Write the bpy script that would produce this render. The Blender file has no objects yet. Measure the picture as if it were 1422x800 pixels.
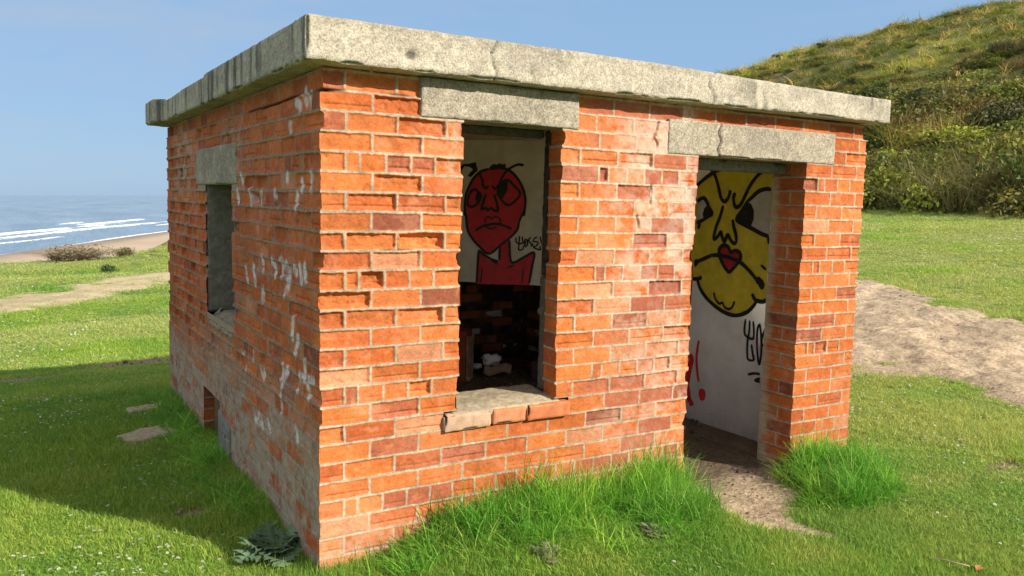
import bpy, math, random
import numpy as np
from mathutils import Matrix, Vector
from mathutils.geometry import tessellate_polygon

random.seed(7)
RNG = np.random.default_rng(11)
SC = bpy.context.scene
COL = SC.collection

# ------------------------------------------------------------------ noise
def _hash(ix, iy, iz, seed):
    h = (ix.astype(np.int64) * 374761393 + iy.astype(np.int64) * 668265263 + iz.astype(np.int64) * 1274126177 + seed * 974634777) & 0xffffffff
    h = ((h ^ (h >> 13)) * 1274126177) & 0xffffffff
    h = ((h ^ (h >> 15)) * 2246822519) & 0xffffffff
    return ((h ^ (h >> 16)) & 0xffffff) / float(0xffffff)

def vnoise(x, y, z=0.0, seed=0):
    x, y, z = np.broadcast_arrays(np.asarray(x, float), np.asarray(y, float), np.asarray(z, float))
    ix, iy, iz = np.floor(x), np.floor(y), np.floor(z)
    fx, fy, fz = x - ix, y - iy, z - iz
    fx = fx * fx * (3 - 2 * fx); fy = fy * fy * (3 - 2 * fy); fz = fz * fz * (3 - 2 * fz)
    flat = not np.any(iz != iz.flat[0]) and not np.any(fz)
    def lay(k):
        a = _hash(ix, iy, iz + k, seed); b = _hash(ix + 1, iy, iz + k, seed)
        c = _hash(ix, iy + 1, iz + k, seed); d = _hash(ix + 1, iy + 1, iz + k, seed)
        return (a * (1 - fx) + b * fx) * (1 - fy) + (c * (1 - fx) + d * fx) * fy
    if flat:
        return lay(0)
    return lay(0) * (1 - fz) + lay(1) * fz

def fbm(x, y, z=0.0, octv=4, seed=0):
    s = 0; a = 0.5; t = 0; f = 1.0
    for o in range(octv):
        s = s + a * vnoise(np.asarray(x) * f + 17.3 * o, np.asarray(y) * f - 9.1 * o, np.asarray(z) * f, seed + o)
        t += a; a *= 0.5; f *= 2.03
    return s / t

def ss(a, b, x):
    t = np.clip((np.asarray(x, float) - a) / (b - a), 0, 1)
    return t * t * (3 - 2 * t)

def mix(a, b, t):
    t = np.asarray(t)[..., None]
    return np.asarray(a) * (1 - t) + np.asarray(b) * t

# ------------------------------------------------------------------ object helpers
def tag(o, label=None, cat=None, group=None, kind=None):
    if label: o['label'] = label
    if cat: o['category'] = cat
    if group: o['group'] = group
    if kind: o['kind'] = kind
    return o

def mesh_obj(name, V, F, mat=None, parent=None, cols=None, smooth=False, mats=None, midx=None, link=True):
    """V (n,3) array, F list of tuples or (m,k) array"""
    me = bpy.data.meshes.new(name)
    V = np.asarray(V, np.float32)
    if isinstance(F, np.ndarray):
        k = F.shape[1]; m = len(F)
        me.vertices.add(len(V)); me.vertices.foreach_set('co', V.ravel())
        me.loops.add(m * k); me.loops.foreach_set('vertex_index', F.astype(np.int32).ravel())
        me.polygons.add(m)
        me.polygons.foreach_set('loop_start', np.arange(0, m * k, k, dtype=np.int32))
        me.update(calc_edges=True)
    else:
        me.from_pydata([tuple(map(float, v)) for v in V], [], [tuple(int(i) for i in f) for f in F])
        me.update()
    if cols is not None:
        at = me.attributes.new('Col', 'FLOAT_COLOR', 'POINT')
        c = np.ones((len(V), 4), np.float32); c[:, :3] = cols
        at.data.foreach_set('color', c.ravel())
    for mm in (mats or ([mat] if mat else [])):
        me.materials.append(mm)
    if midx is not None:
        me.polygons.foreach_set('material_index', np.asarray(midx, np.int32))
    if smooth:
        me.polygons.foreach_set('use_smooth', np.ones(len(me.polygons), bool))
    o = bpy.data.objects.new(name, me)
    if link: COL.objects.link(o)
    if parent: o.parent = parent
    return o

def grid_faces(nu, nv, cellmask=None, flip=False):
    idx = np.arange(nu * nv).reshape(nu, nv)
    q = np.stack([idx[:-1, :-1], idx[1:, :-1], idx[1:, 1:], idx[:-1, 1:]], -1)
    if flip: q = q[..., ::-1]
    q = q[cellmask] if cellmask is not None else q.reshape(-1, 4)
    return q.reshape(-1, 4)

def compact(V, F, C=None):
    u, inv = np.unique(F.ravel(), return_inverse=True)
    return V[u], inv.reshape(F.shape), (C[u] if C is not None else None)

def box_arrays(lo, hi):
    x0, y0, z0 = lo; x1, y1, z1 = hi
    V = np.array([(x0, y0, z0), (x1, y0, z0), (x1, y1, z0), (x0, y1, z0), (x0, y0, z1), (x1, y0, z1), (x1, y1, z1), (x0, y1, z1)], float)
    F = np.array([(0, 3, 2, 1), (4, 5, 6, 7), (0, 1, 5, 4), (1, 2, 6, 5), (2, 3, 7, 6), (3, 0, 4, 7)])
    return V, F

def boxes(lst):
    Vs, Fs, n = [], [], 0
    for lo, hi in lst:
        v, f = box_arrays(lo, hi); Vs.append(v); Fs.append(f + n); n += 8
    return np.concatenate(Vs), np.concatenate(Fs)

def rough_block(lo, hi, step, amp, seed, edge=0.01, chip=0.0):
    """closed box surface, subdivided and displaced by 3-D noise, with worn arrises"""
    lo = np.array(lo, float); hi = np.array(hi, float)
    Vs, Fs, n = [], [], 0
    for ax in range(3):
        for side in (0, 1):
            a, b = [i for i in range(3) if i != ax]
            na = max(2, int((hi[a] - lo[a]) / step) + 1); nb = max(2, int((hi[b] - lo[b]) / step) + 1)
            A, B = np.meshgrid(np.linspace(lo[a], hi[a], na), np.linspace(lo[b], hi[b], nb), indexing='ij')
            P = np.zeros((na, nb, 3)); P[..., a] = A; P[..., b] = B; P[..., ax] = hi[ax] if side else lo[ax]
            fl = (side == 1) != (ax == 1)
            Fs.append(grid_faces(na, nb, flip=not fl) + n); Vs.append(P.reshape(-1, 3)); n += na * nb
    V = np.concatenate(Vs); F = np.concatenate(Fs)
    # distance to the box edges: second smallest distance to a face
    d = np.minimum(V - lo, hi - V); ds = np.sort(d, 1)
    e = ds[:, 1]
    cen = (lo + hi) / 2
    n1 = fbm(V[:, 0] * 28, V[:, 1] * 28, V[:, 2] * 28, 3, seed) - .5
    n2 = fbm(V[:, 0] * 5, V[:, 1] * 5, V[:, 2] * 5, 3, seed + 5) - .5
    inward = np.where(d < 1e-6, np.sign(cen - V), 0)
    w = np.clip(1 - e / edge, 0, 1) ** 2
    ch = np.clip(fbm(V[:, 0] * 9, V[:, 1] * 9, V[:, 2] * 9, 3, seed + 9) - .56, 0, 1) * chip * 6
    k = amp * n1 * 2 + amp * 1.2 * n2 + w * (edge * .33 + ch)
    V = V + inward * k[:, None]
    return V, F

# ------------------------------------------------------------------ materials
def new_mat(name):
    m = bpy.data.materials.new(name); m.use_nodes = True
    nt = m.node_tree
    return m, nt, nt.nodes['Principled BSDF']

def N(nt, t, **kw):
    n = nt.nodes.new(t)
    for k, v in kw.items():
        if k.startswith('i_'):
            n.inputs[k[2:].replace('_', ' ')].default_value = v
        else:
            setattr(n, k, v)
    return n

def ramp(nt, src, stops):
    r = nt.nodes.new('ShaderNodeValToRGB')
    el = r.color_ramp.elements
    while len(el) < len(stops): el.new(.5)
    for e, (p, c) in zip(el, stops):
        e.position = p; e.color = (*c, 1) if len(c) == 3 else c
    nt.links.new(src, r.inputs[0]); return r.outputs[0]

def mixc(nt, fac, a, b, mode='MIX'):
    n = nt.nodes.new('ShaderNodeMix'); n.data_type = 'RGBA'; n.blend_type = mode
    if isinstance(fac, (int, float)): n.inputs[0].default_value = fac
    else: nt.links.new(fac, n.inputs[0])
    for s, i in ((a, 6), (b, 7)):
        if isinstance(s, tuple): n.inputs[i].default_value = (*s, 1)
        else: nt.links.new(s, n.inputs[i])
    return n.outputs[2]

def noise(nt, scale, detail=4, rough=.6, vec=None, dist=0):
    n = N(nt, 'ShaderNodeTexNoise', i_Scale=scale, i_Detail=detail, i_Roughness=rough, i_Distortion=dist)
    if vec is not None: nt.links.new(vec, n.inputs['Vector'])
    return n.outputs['Fac']

def objco(nt):
    return N(nt, 'ShaderNodeTexCoord').outputs['Object']

def bump(nt, h, strength, dist, bs):
    b = N(nt, 'ShaderNodeBump', i_Strength=strength, i_Distance=dist)
    nt.links.new(h, b.inputs['Height']); nt.links.new(b.outputs[0], bs.inputs['Normal'])

def attr_mat(name, nscale=220, namt=.25, bumpd=.002, rough=.92, big=14):
    """colour from the mesh's own colour attribute, broken up by fine grain"""
    m, nt, bs = new_mat(name)
    a = N(nt, 'ShaderNodeAttribute', attribute_name='Col')
    co = objco(nt)
    n1 = noise(nt, nscale, 3, .7, co); n2 = noise(nt, big, 4, .65, co)
    g1 = ramp(nt, n1, [(.25, (1 - namt,) * 3), (.75, (1 + namt * .6,) * 3)])
    g2 = ramp(nt, n2, [(.3, (.86, .84, .82)), (.7, (1.08, 1.08, 1.08))])
    c = mixc(nt, 1.0, a.outputs['Color'], g1, 'MULTIPLY'); c = mixc(nt, 1.0, c, g2, 'MULTIPLY')
    nt.links.new(c, bs.inputs['Base Color']); bs.inputs['Roughness'].default_value = rough
    bs.inputs['Specular IOR Level'].default_value = .2
    bump(nt, n1, .6, bumpd, bs)
    return m

def plain(name, col, rough=.8, nscale=30, amt=.2, bumpd=.001, spec=.3):
    m, nt, bs = new_mat(name)
    co = objco(nt); n1 = noise(nt, nscale, 5, .65, co)
    lo = tuple(c * (1 - amt) for c in col); hi = tuple(min(1, c * (1 + amt)) for c in col)
    nt.links.new(ramp(nt, n1, [(.3, lo), (.7, hi)]), bs.inputs['Base Color'])
    bs.inputs['Roughness'].default_value = rough; bs.inputs['Specular IOR Level'].default_value = spec
    bump(nt, n1, .5, bumpd, bs)
    return m

M = {}
M['brick'] = attr_mat('weathered_brick')
M['soot'] = attr_mat('sooty_brick', 90, .3, .002)
M['terrain'] = attr_mat('ground_cover', 60, .35, .012, big=3)

def concrete(name, pale, dark, pit, streak):
    m, nt, bs = new_mat(name)
    co = objco(nt)
    n1 = noise(nt, 90, 4, .75, co); n2 = noise(nt, 6, 5, .65, co); n3 = noise(nt, 320, 2, .6, co)
    c = ramp(nt, n1, [(.28, pit), (.42, dark), (.56, pale), (.8, tuple(min(.75, p * 1.2) for p in pale))])
    c = mixc(nt, ramp(nt, n2, [(.42, (0, 0, 0)), (.72, (.55, .55, .55))]), c, dark)
    sp = N(nt, 'ShaderNodeTexVoronoi', i_Scale=75); nt.links.new(co, sp.inputs['Vector'])
    c = mixc(nt, ramp(nt, sp.outputs['Distance'], [(.10, (.75, .75, .75)), (.2, (0, 0, 0))]), c, pit)
    if streak:
        mp = N(nt, 'ShaderNodeMapping'); mp.inputs['Scale'].default_value = (30, 30, 2.2); nt.links.new(co, mp.inputs[0])
        n4 = noise(nt, 1.0, 4, .7, mp.outputs[0])
        c = mixc(nt, ramp(nt, n4, [(.45, (0, 0, 0)), (.68, (streak,) * 3)]), c, (.055, .055, .045))
    ge = N(nt, 'ShaderNodeNewGeometry'); sx = N(nt, 'ShaderNodeSeparateXYZ'); nt.links.new(ge.outputs['Normal'], sx.inputs[0])
    nt.links.new(c, bs.inputs['Base Color']); bs.inputs['Roughness'].default_value = .95
    bs.inputs['Specular IOR Level'].default_value = .15
    h = mixc(nt, .5, n1, n3)
    bump(nt, h, .9, .006, bs)
    return m
M['slab'] = attr_mat('weathered_concrete', 130, .6, .007, big=22)
M['lintel'] = attr_mat('concrete_lintel', 130, .65, .008, big=22)
M['render'] = plain('grey_cement_render', (.10, .09, .075), .95, 60, .35, .004)
M['slate'] = plain('grey_slate', (.19, .175, .145), .8, 25, .25, .002)

def plaster(name, col):
    m, nt, bs = new_mat(name)
    co = objco(nt)
    n1 = noise(nt, 5, 5, .6, co); n2 = noise(nt, 60, 3, .6, co)
    c = ramp(nt, n1, [(.35, tuple(k * .82 for k in col)), (.6, col)])
    v = N(nt, 'ShaderNodeTexVoronoi', i_Scale=9); nt.links.new(co, v.inputs['Vector'])
    c = mixc(nt, ramp(nt, v.outputs['Distance'], [(.035, (.8, .8, .8)), (.05, (0, 0, 0))]), c, (.12, .09, .07))
    mp = N(nt, 'ShaderNodeMapping'); mp.inputs['Scale'].default_value = (5, 5, .5); nt.links.new(co, mp.inputs[0])
    n4 = noise(nt, 1.5, 4, .65, mp.outputs[0])
    c = mixc(nt, ramp(nt, n4, [(.55, (0, 0, 0)), (.8, (.5, .5, .5))]), c, tuple(k * p for k, p in zip(col, (.7, .6, .5))))
    nt.links.new(c, bs.inputs['Base Color']); bs.inputs['Roughness'].default_value = .85
    bump(nt, n2, .4, .002, bs)
    return m
M['plaster'] = plaster('dirty_white_plaster', (.80, .78, .75))
M['plaster_dim'] = plaster('smoke_stained_plaster', (.84, .76, .63))

def paint(name, col):
    m, nt, bs = new_mat(name)
    n1 = noise(nt, 12, 4, .6, objco(nt))
    c = ramp(nt, n1, [(.3, tuple(k * .72 for k in col)), (.7, col)])
    n2 = noise(nt, 55, 4, .75, objco(nt))
    c = mixc(nt, ramp(nt, n2, [(.64, (0, 0, 0)), (.70, (.55, .55, .55))]), c, (.5, .46, .40))
    nt.links.new(c, bs.inputs['Base Color']); bs.inputs['Roughness'].default_value = .55
    return m
M['p_yellow'] = paint('yellow_spray_paint', (.85, .70, .05))
M['p_black'] = paint('black_spray_paint', (.012, .011, .011))
M['p_red'] = paint('red_spray_paint', (.55, .03, .03))
M['p_crimson'] = paint('crimson_spray_paint', (.80, .028, .045))
M['p_white'] = paint('white_spray_paint', (.66, .63, .60))

def leaf_mat(name, transl=.35, rough=.6, inst=True):
    """leaves and blades: per-leaf colour times the plant's own tint"""
    m, nt, bs = new_mat(name)
    a = N(nt, 'ShaderNodeAttribute', attribute_name='Col')
    c = a.outputs['Color']
    if inst:
        t = N(nt, 'ShaderNodeAttribute', attribute_name='tint'); t.attribute_type = 'INSTANCER'
        c = mixc(nt, 1.0, c, t.outputs['Color'], 'MULTIPLY')
    nt.links.new(c, bs.inputs['Base Color']); bs.inputs['Roughness'].default_value = rough
    bs.inputs['Specular IOR Level'].default_value = .25
    tr = N(nt, 'ShaderNodeBsdfTranslucent'); nt.links.new(c, tr.inputs['Color'])
    mx = N(nt, 'ShaderNodeMixShader'); mx.inputs[0].default_value = transl
    out = nt.nodes['Material Output']
    nt.links.new(bs.outputs[0], mx.inputs[1]); nt.links.new(tr.outputs[0], mx.inputs[2])
    nt.links.new(mx.outputs[0], out.inputs['Surface'])
    return m
M['blade'] = leaf_mat('grass_blade', .42)
M['leaf'] = leaf_mat('scrub_leaf', .25)
M['leaf_own'] = leaf_mat('plant_leaf', .2, inst=False)
YEL={'fill_yellow':[(1.204,-0.358),(1.117,-0.302),(1.025,-0.258),(0.925,-0.234),(0.799,-0.208),(0.631,-0.202),(0.512,-0.233),(0.478,-0.959),(0.467,-0.997),(0.468,-1.042),(0.494,-1.083),(0.533,-1.108),(0.584,-1.107),(0.615,-1.15),(0.664,-1.193),(0.732,-1.222),(0.795,-1.23),(0.879,-1.217),(0.976,-1.18),(1.057,-1.133),(1.115,-1.076),(1.144,-1.022),(1.2,-1.02)],'lines':[[(1.204,-0.358),(1.117,-0.302),(1.025,-0.258),(0.925,-0.234),(0.799,-0.208),(0.631,-0.202),(0.512,-0.233)],[(1.075,-0.224),(1.041,-0.262),(1.012,-0.303),(0.982,-0.37),(0.956,-0.436),(0.924,-0.462),(0.895,-0.447),(0.878,-0.414),(0.872,-0.384)],[(0.595,-0.259),(0.642,-0.293),(0.694,-0.349),(0.732,-0.413),(0.77,-0.478),(0.807,-0.5),(0.83,-0.479),(0.839,-0.435),(0.826,-0.402)],[(0.93,-0.488),(0.953,-0.562),(0.984,-0.63),(1.003,-0.698),(0.998,-0.724),(0.968,-0.704),(0.94,-0.673),(0.927,-0.702),(0.905,-0.734),(0.886,-0.708),(0.873,-0.689),(0.84,-0.727),(0.809,-0.744),(0.794,-0.718),(0.805,-0.674),(0.826,-0.624),(0.836,-0.581)],[(1.181,-0.465),(1.15,-0.446),(1.118,-0.441),(1.089,-0.468),(1.065,-0.505),(1.034,-0.546),(1.072,-0.569),(1.123,-0.597),(1.181,-0.618)],[(1.148,-0.617),(1.162,-0.66)],[(0.518,-0.38),(0.563,-0.377),(0.626,-0.395),(0.678,-0.434),(0.714,-0.462),(0.757,-0.521),(0.802,-0.58),(0.731,-0.613),(0.654,-0.639),(0.578,-0.667),(0.514,-0.682)],[(0.518,-0.686),(0.506,-0.73)],[(0.944,-0.824),(0.947,-0.79),(0.911,-0.761),(0.864,-0.771),(0.839,-0.804),(0.799,-0.791),(0.758,-0.802),(0.747,-0.834),(0.771,-0.873),(0.809,-0.913),(0.843,-0.939),(0.882,-0.915),(0.917,-0.874),(0.941,-0.838),(0.944,-0.824)],[(1.163,-0.896),(1.095,-0.869),(1.019,-0.84),(0.953,-0.832),(0.878,-0.837),(0.813,-0.849),(0.74,-0.87),(0.676,-0.908),(0.612,-0.956),(0.575,-0.995)],[(1.2,-1.02),(1.144,-1.015),(1.101,-1.0)],[(1.144,-1.022),(1.115,-1.076),(1.057,-1.133),(0.976,-1.18),(0.879,-1.217),(0.795,-1.23),(0.732,-1.222),(0.664,-1.193),(0.615,-1.15),(0.584,-1.107)],[(0.63,-1.066),(0.606,-1.096),(0.584,-1.107),(0.533,-1.108),(0.494,-1.083),(0.468,-1.042),(0.467,-0.997),(0.478,-0.959)]],'thin':[[(0.977,-1.093),(0.96,-1.136),(0.92,-1.166),(0.888,-1.156),(0.872,-1.181),(0.834,-1.194),(0.799,-1.176),(0.779,-1.133)],[(0.568,-0.87),(0.52,-0.899)],[(0.673,-1.24),(0.674,-1.338),(0.626,-1.364),(0.589,-1.362)],[(0.635,-1.245),(0.634,-1.318),(0.644,-1.378),(0.642,-1.465),(0.63,-1.507),(0.583,-1.502),(0.596,-1.457),(0.609,-1.401)],[(0.605,-1.245),(0.594,-1.312),(0.593,-1.363)],[(0.554,-1.259),(0.565,-1.308),(0.562,-1.401),(0.547,-1.485),(0.532,-1.522),(0.522,-1.445),(0.53,-1.338),(0.544,-1.269),(0.554,-1.259)],[(0.494,-1.269),(0.517,-1.329),(0.522,-1.38),(0.494,-1.397),(0.461,-1.406)],[(0.494,-1.269),(0.471,-1.336),(0.44,-1.388)],[(0.495,-1.44),(0.479,-1.466)],[(0.627,-1.609),(0.572,-1.591),(0.521,-1.587)],[(0.519,-1.614),(0.561,-1.636),(0.517,-1.637)]],'eyes_white':[[(1.181,-0.465),(1.15,-0.446),(1.118,-0.441),(1.089,-0.468),(1.065,-0.505),(1.034,-0.546),(1.072,-0.569),(1.123,-0.597),(1.181,-0.618)],[(0.518,-0.38),(0.563,-0.377),(0.626,-0.395),(0.678,-0.434),(0.714,-0.462),(0.757,-0.521),(0.802,-0.58),(0.731,-0.613),(0.654,-0.639),(0.578,-0.667),(0.514,-0.682)]],'black_fill':[[(1.087,-0.494),(1.034,-0.546),(1.071,-0.573),(1.113,-0.589),(1.126,-0.552),(1.113,-0.513)],[(0.714,-0.462),(0.68,-0.476),(0.654,-0.518),(0.651,-0.575),(0.674,-0.626),(0.732,-0.61),(0.802,-0.58),(0.757,-0.521)],[(0.604,-0.958),(0.579,-0.946),(0.544,-0.966),(0.525,-0.996),(0.535,-1.026),(0.556,-1.032),(0.579,-1.008)],[(1.188,-0.89),(1.169,-0.871),(1.148,-0.884),(1.147,-0.909),(1.175,-0.936),(1.186,-0.919)]],'lips':[(0.944,-0.824),(0.947,-0.79),(0.911,-0.761),(0.864,-0.771),(0.839,-0.804),(0.799,-0.791),(0.758,-0.802),(0.747,-0.834),(0.771,-0.873),(0.809,-0.913),(0.843,-0.939),(0.882,-0.915),(0.917,-0.874),(0.941,-0.838)],'red_lines':[[(1.1,-1.453),(1.11,-1.506),(1.116,-1.585),(1.104,-1.67),(1.082,-1.753)]],'red_thick':[[(1.189,-1.571),(1.164,-1.602),(1.178,-1.652),(1.19,-1.718),(1.196,-1.8),(1.179,-1.876),(1.178,-1.888),(1.149,-1.919),(1.139,-1.94)]],'red_dot':[(1.049,-1.791),(1.02,-1.799),(1.008,-1.832),(1.016,-1.866),(1.036,-1.884),(1.062,-1.876),(1.081,-1.843),(1.076,-1.806)]}
REDF={'head':[(-0.355,-0.233),(-0.261,-0.223),(-0.177,-0.244),(-0.11,-0.305),(-0.061,-0.385),(-0.036,-0.474),(-0.038,-0.546),(-0.046,-0.618),(-0.042,-0.575),(-0.082,-0.658),(-0.098,-0.731),(-0.153,-0.796),(-0.245,-0.872),(-0.338,-0.945),(-0.425,-0.888),(-0.494,-0.817),(-0.534,-0.745),(-0.551,-0.626),(-0.561,-0.615),(-0.559,-0.486),(-0.541,-0.413),(-0.495,-0.321),(-0.43,-0.257)],'body':[(-0.24,-0.863),(-0.166,-0.815),(-0.16,-0.878),(-0.143,-1.005),(-0.045,-0.974),(0.051,-0.92),(0.036,-1.043),(0.015,-1.195),(-0.442,-1.208),(-0.438,-1.064),(-0.434,-0.916),(-0.376,-0.96),(-0.318,-0.99),(-0.251,-1.01),(-0.244,-0.909)],'lines':[[(-0.355,-0.233),(-0.261,-0.223),(-0.177,-0.244),(-0.11,-0.305),(-0.061,-0.385),(-0.036,-0.474),(-0.038,-0.546),(-0.046,-0.618),(-0.042,-0.575),(-0.082,-0.658),(-0.098,-0.731),(-0.153,-0.796),(-0.245,-0.872),(-0.338,-0.945),(-0.425,-0.888),(-0.494,-0.817),(-0.534,-0.745),(-0.551,-0.626),(-0.561,-0.615),(-0.559,-0.486),(-0.541,-0.413),(-0.495,-0.321),(-0.43,-0.257),(-0.355,-0.233)],[(-0.444,-0.253),(-0.417,-0.32),(-0.404,-0.374),(-0.384,-0.396),(-0.356,-0.373)],[(-0.057,-0.197),(-0.113,-0.194),(-0.177,-0.226),(-0.223,-0.271),(-0.258,-0.335),(-0.285,-0.385),(-0.309,-0.394),(-0.328,-0.368)],[(-0.539,-0.504),(-0.521,-0.44),(-0.484,-0.407),(-0.445,-0.425),(-0.421,-0.465),(-0.457,-0.53),(-0.5,-0.553),(-0.533,-0.541),(-0.539,-0.504)],[(-0.284,-0.435),(-0.249,-0.353),(-0.193,-0.32),(-0.136,-0.368),(-0.083,-0.43),(-0.114,-0.485),(-0.178,-0.531),(-0.226,-0.505),(-0.284,-0.435)],[(-0.378,-0.441),(-0.405,-0.528),(-0.413,-0.574),(-0.376,-0.559),(-0.356,-0.581),(-0.333,-0.558),(-0.309,-0.576),(-0.271,-0.579),(-0.282,-0.516),(-0.307,-0.444)],[(-0.457,-0.747),(-0.41,-0.718),(-0.344,-0.698),(-0.278,-0.691),(-0.212,-0.703),(-0.159,-0.724)],[(-0.434,-0.916),(-0.376,-0.96),(-0.318,-0.99),(-0.256,-1.01)],[(-0.245,-0.881),(-0.249,-1.001)],[(-0.166,-0.815),(-0.143,-1.005),(-0.045,-0.969),(0.051,-0.92),(0.036,-1.043),(0.015,-1.19)],[(-0.432,-0.916),(-0.438,-1.064),(-0.443,-1.205)]],'thin':[[(-0.382,-0.69),(-0.374,-0.644),(-0.341,-0.634),(-0.321,-0.651),(-0.294,-0.628),(-0.255,-0.645),(-0.245,-0.69)],[(-0.372,-0.717),(-0.329,-0.734),(-0.277,-0.714)],[(-0.397,-1.067),(-0.409,-1.197)],[(-0.033,-1.055),(-0.048,-1.184)],[(-0.318,-1.004),(-0.255,-1.033)],[(-0.174,-1.057),(-0.118,-1.032)],[(-0.106,-0.799),(-0.107,-0.831),(-0.081,-0.852),(-0.049,-0.838),(-0.055,-0.788)],[(-0.078,-0.784),(-0.081,-0.866),(-0.08,-0.902),(-0.047,-0.897),(-0.043,-0.869)],[(-0.026,-0.81),(-0.037,-0.846),(-0.025,-0.873),(-0.006,-0.854),(-0.012,-0.818),(-0.026,-0.81)],[(-0.023,-0.828),(-0.022,-0.859)],[(0.02,-0.79),(0.002,-0.818),(0.021,-0.844),(0.04,-0.857),(0.017,-0.867)],[(0.075,-0.788),(0.052,-0.802),(0.044,-0.825),(0.081,-0.833),(0.073,-0.86),(0.045,-0.875),(0.101,-0.895),(0.1,-0.864)],[(0.098,-0.783),(0.113,-0.832),(0.124,-0.867),(0.128,-0.917)],[(0.144,-0.786),(0.128,-0.849)]],'black_fill':[[(-0.46,-0.416),(-0.421,-0.46),(-0.457,-0.52),(-0.472,-0.484)],[(-0.284,-0.435),(-0.249,-0.353),(-0.189,-0.325),(-0.191,-0.405),(-0.236,-0.488)],[(-0.355,-0.224),(-0.342,-0.206),(-0.318,-0.19),(-0.29,-0.196),(-0.267,-0.184),(-0.239,-0.193),(-0.216,-0.186),(-0.21,-0.222),(-0.261,-0.218)],[(-0.469,-0.747),(-0.457,-0.733),(-0.444,-0.747),(-0.457,-0.763)],[(-0.173,-0.724),(-0.16,-0.708),(-0.143,-0.723),(-0.159,-0.739)],[(-0.612,-0.219),(-0.584,-0.196),(-0.527,-0.191),(-0.475,-0.176),(-0.464,-0.217),(-0.454,-0.248),(-0.477,-0.267),(-0.515,-0.304),(-0.543,-0.295),(-0.525,-0.267),(-0.497,-0.24),(-0.526,-0.218),(-0.574,-0.214),(-0.597,-0.251),(-0.616,-0.26)]]}
CHALK=[[(0.265,-0.439),(0.248,-0.47)],[(0.309,-0.496),(0.336,-0.549)],[(1.151,-0.483),(1.102,-0.545)],[(1.406,-0.487),(1.38,-0.536)],[(0.896,-0.488),(0.908,-0.53)],[(0.665,-0.484),(0.655,-0.498)],[(0.123,-0.416),(0.123,-0.47)],[(0.455,-0.411),(0.456,-0.427)],[(1.32,-0.4),(1.307,-0.432)],[(0.902,-0.814),(0.88,-0.867)],[(0.712,-0.806),(0.66,-0.871)],[(0.478,-0.806),(0.421,-0.872),(0.508,-0.947)],[(0.355,-0.817),(0.328,-0.831)],[(0.577,-0.802),(0.557,-0.862)],[(1.072,-0.864),(1.025,-0.947)],[(1.228,-0.89),(1.177,-0.943)],[(0.375,-1.041),(0.394,-1.126)],[(0.302,-1.112),(0.348,-1.19)],[(0.882,-0.958),(0.895,-1.014)],[(0.556,-0.795),(0.44,-0.879)],[(0.206,-0.795),(0.197,-0.846)],[(0.275,-0.8),(0.249,-0.861)],[(1.296,-1.349),(1.244,-1.419)],[(1.084,-1.312),(1.085,-1.345)],[(0.938,-1.375),(0.891,-1.403),(0.862,-1.373)],[(0.541,-1.283),(0.583,-1.401),(0.564,-1.501)],[(0.462,-1.285),(0.562,-1.373)],[(0.276,-1.271),(0.312,-1.344)],[(0.206,-1.205),(0.197,-1.256)],[(0.276,-1.282),(0.088,-1.261)],[(0.188,-1.281),(0.154,-1.342)],[(0.967,-1.614),(0.896,-1.654)],[(1.042,-1.658),(0.944,-1.647)],[(0.802,-1.606),(0.78,-1.638)],[(0.331,-1.524),(0.313,-1.564)],[(0.25,-0.063),(0.2,-0.118)],[(0.319,-0.107),(0.284,-0.136)],[(0.167,-0.086),(0.134,-0.128)],[(0.419,-0.193),(0.41,-0.214)]]
# ================================================================== THE HUT (own frame: x along the sunny wall, y along the shaded wall, z = 0 at the wall head)
C = 0.0798
W, L, TH = 3.368, 3.75, 0.225
ROT = Matrix(((0.99965381, 0.00287726, 0.0261532), (-0.00270204, 0.99997369, -0.00673249), (-0.02617189, 0.00665949, 0.99963528)))
hut = bpy.data.objects.new('brick_hut', None); COL.objects.link(hut)
hut.matrix_world = Matrix.Translation((0, 0, 2.06)) @ ROT.to_4x4()
tag(hut, 'derelict red brick hut with flat concrete roof and empty window and door openings', 'hut')

ZB = -2.35
DZ = 0.0032
ZS = np.arange(ZB, 0.012, DZ)
NZ = len(ZS)
HEAD = {5, 11, 17, 23}
JT = 0.0042

PAL = np.array([(.53, .145, .037), (.57, .166, .045), (.49, .124, .033), (.54, .156, .046), (.44, .108, .033), (.50, .130, .038), (.37, .105, .050), (.30, .092, .050), (.54, .22, .11)])
PALW = np.array([.2, .18, .16, .13, .1, .1, .05, .02, .035]); PALW = PALW / PALW.sum()
MORT = np.array((.42, .33, .23))

def hrand(*k):
    r = np.random.default_rng(abs(hash(tuple(int(q * 1000) for q in k))) % (2 ** 32))
    return r

def fill_course(a, b, n, start):
    """brick joints between a and b for course n"""
    e = [a]; p = a
    st, hd, cl = .2247, .1123, .0590
    if n in HEAD:
        seq = [.1075 if start else .22, cl] + [hd] * 60
    else:
        seq = [.1075 if start else .22] + [st] * 60
    for w in seq:
        p = p + w
        if p > b - .045: break
        e.append(p)
    e.append(b)
    return e

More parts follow.
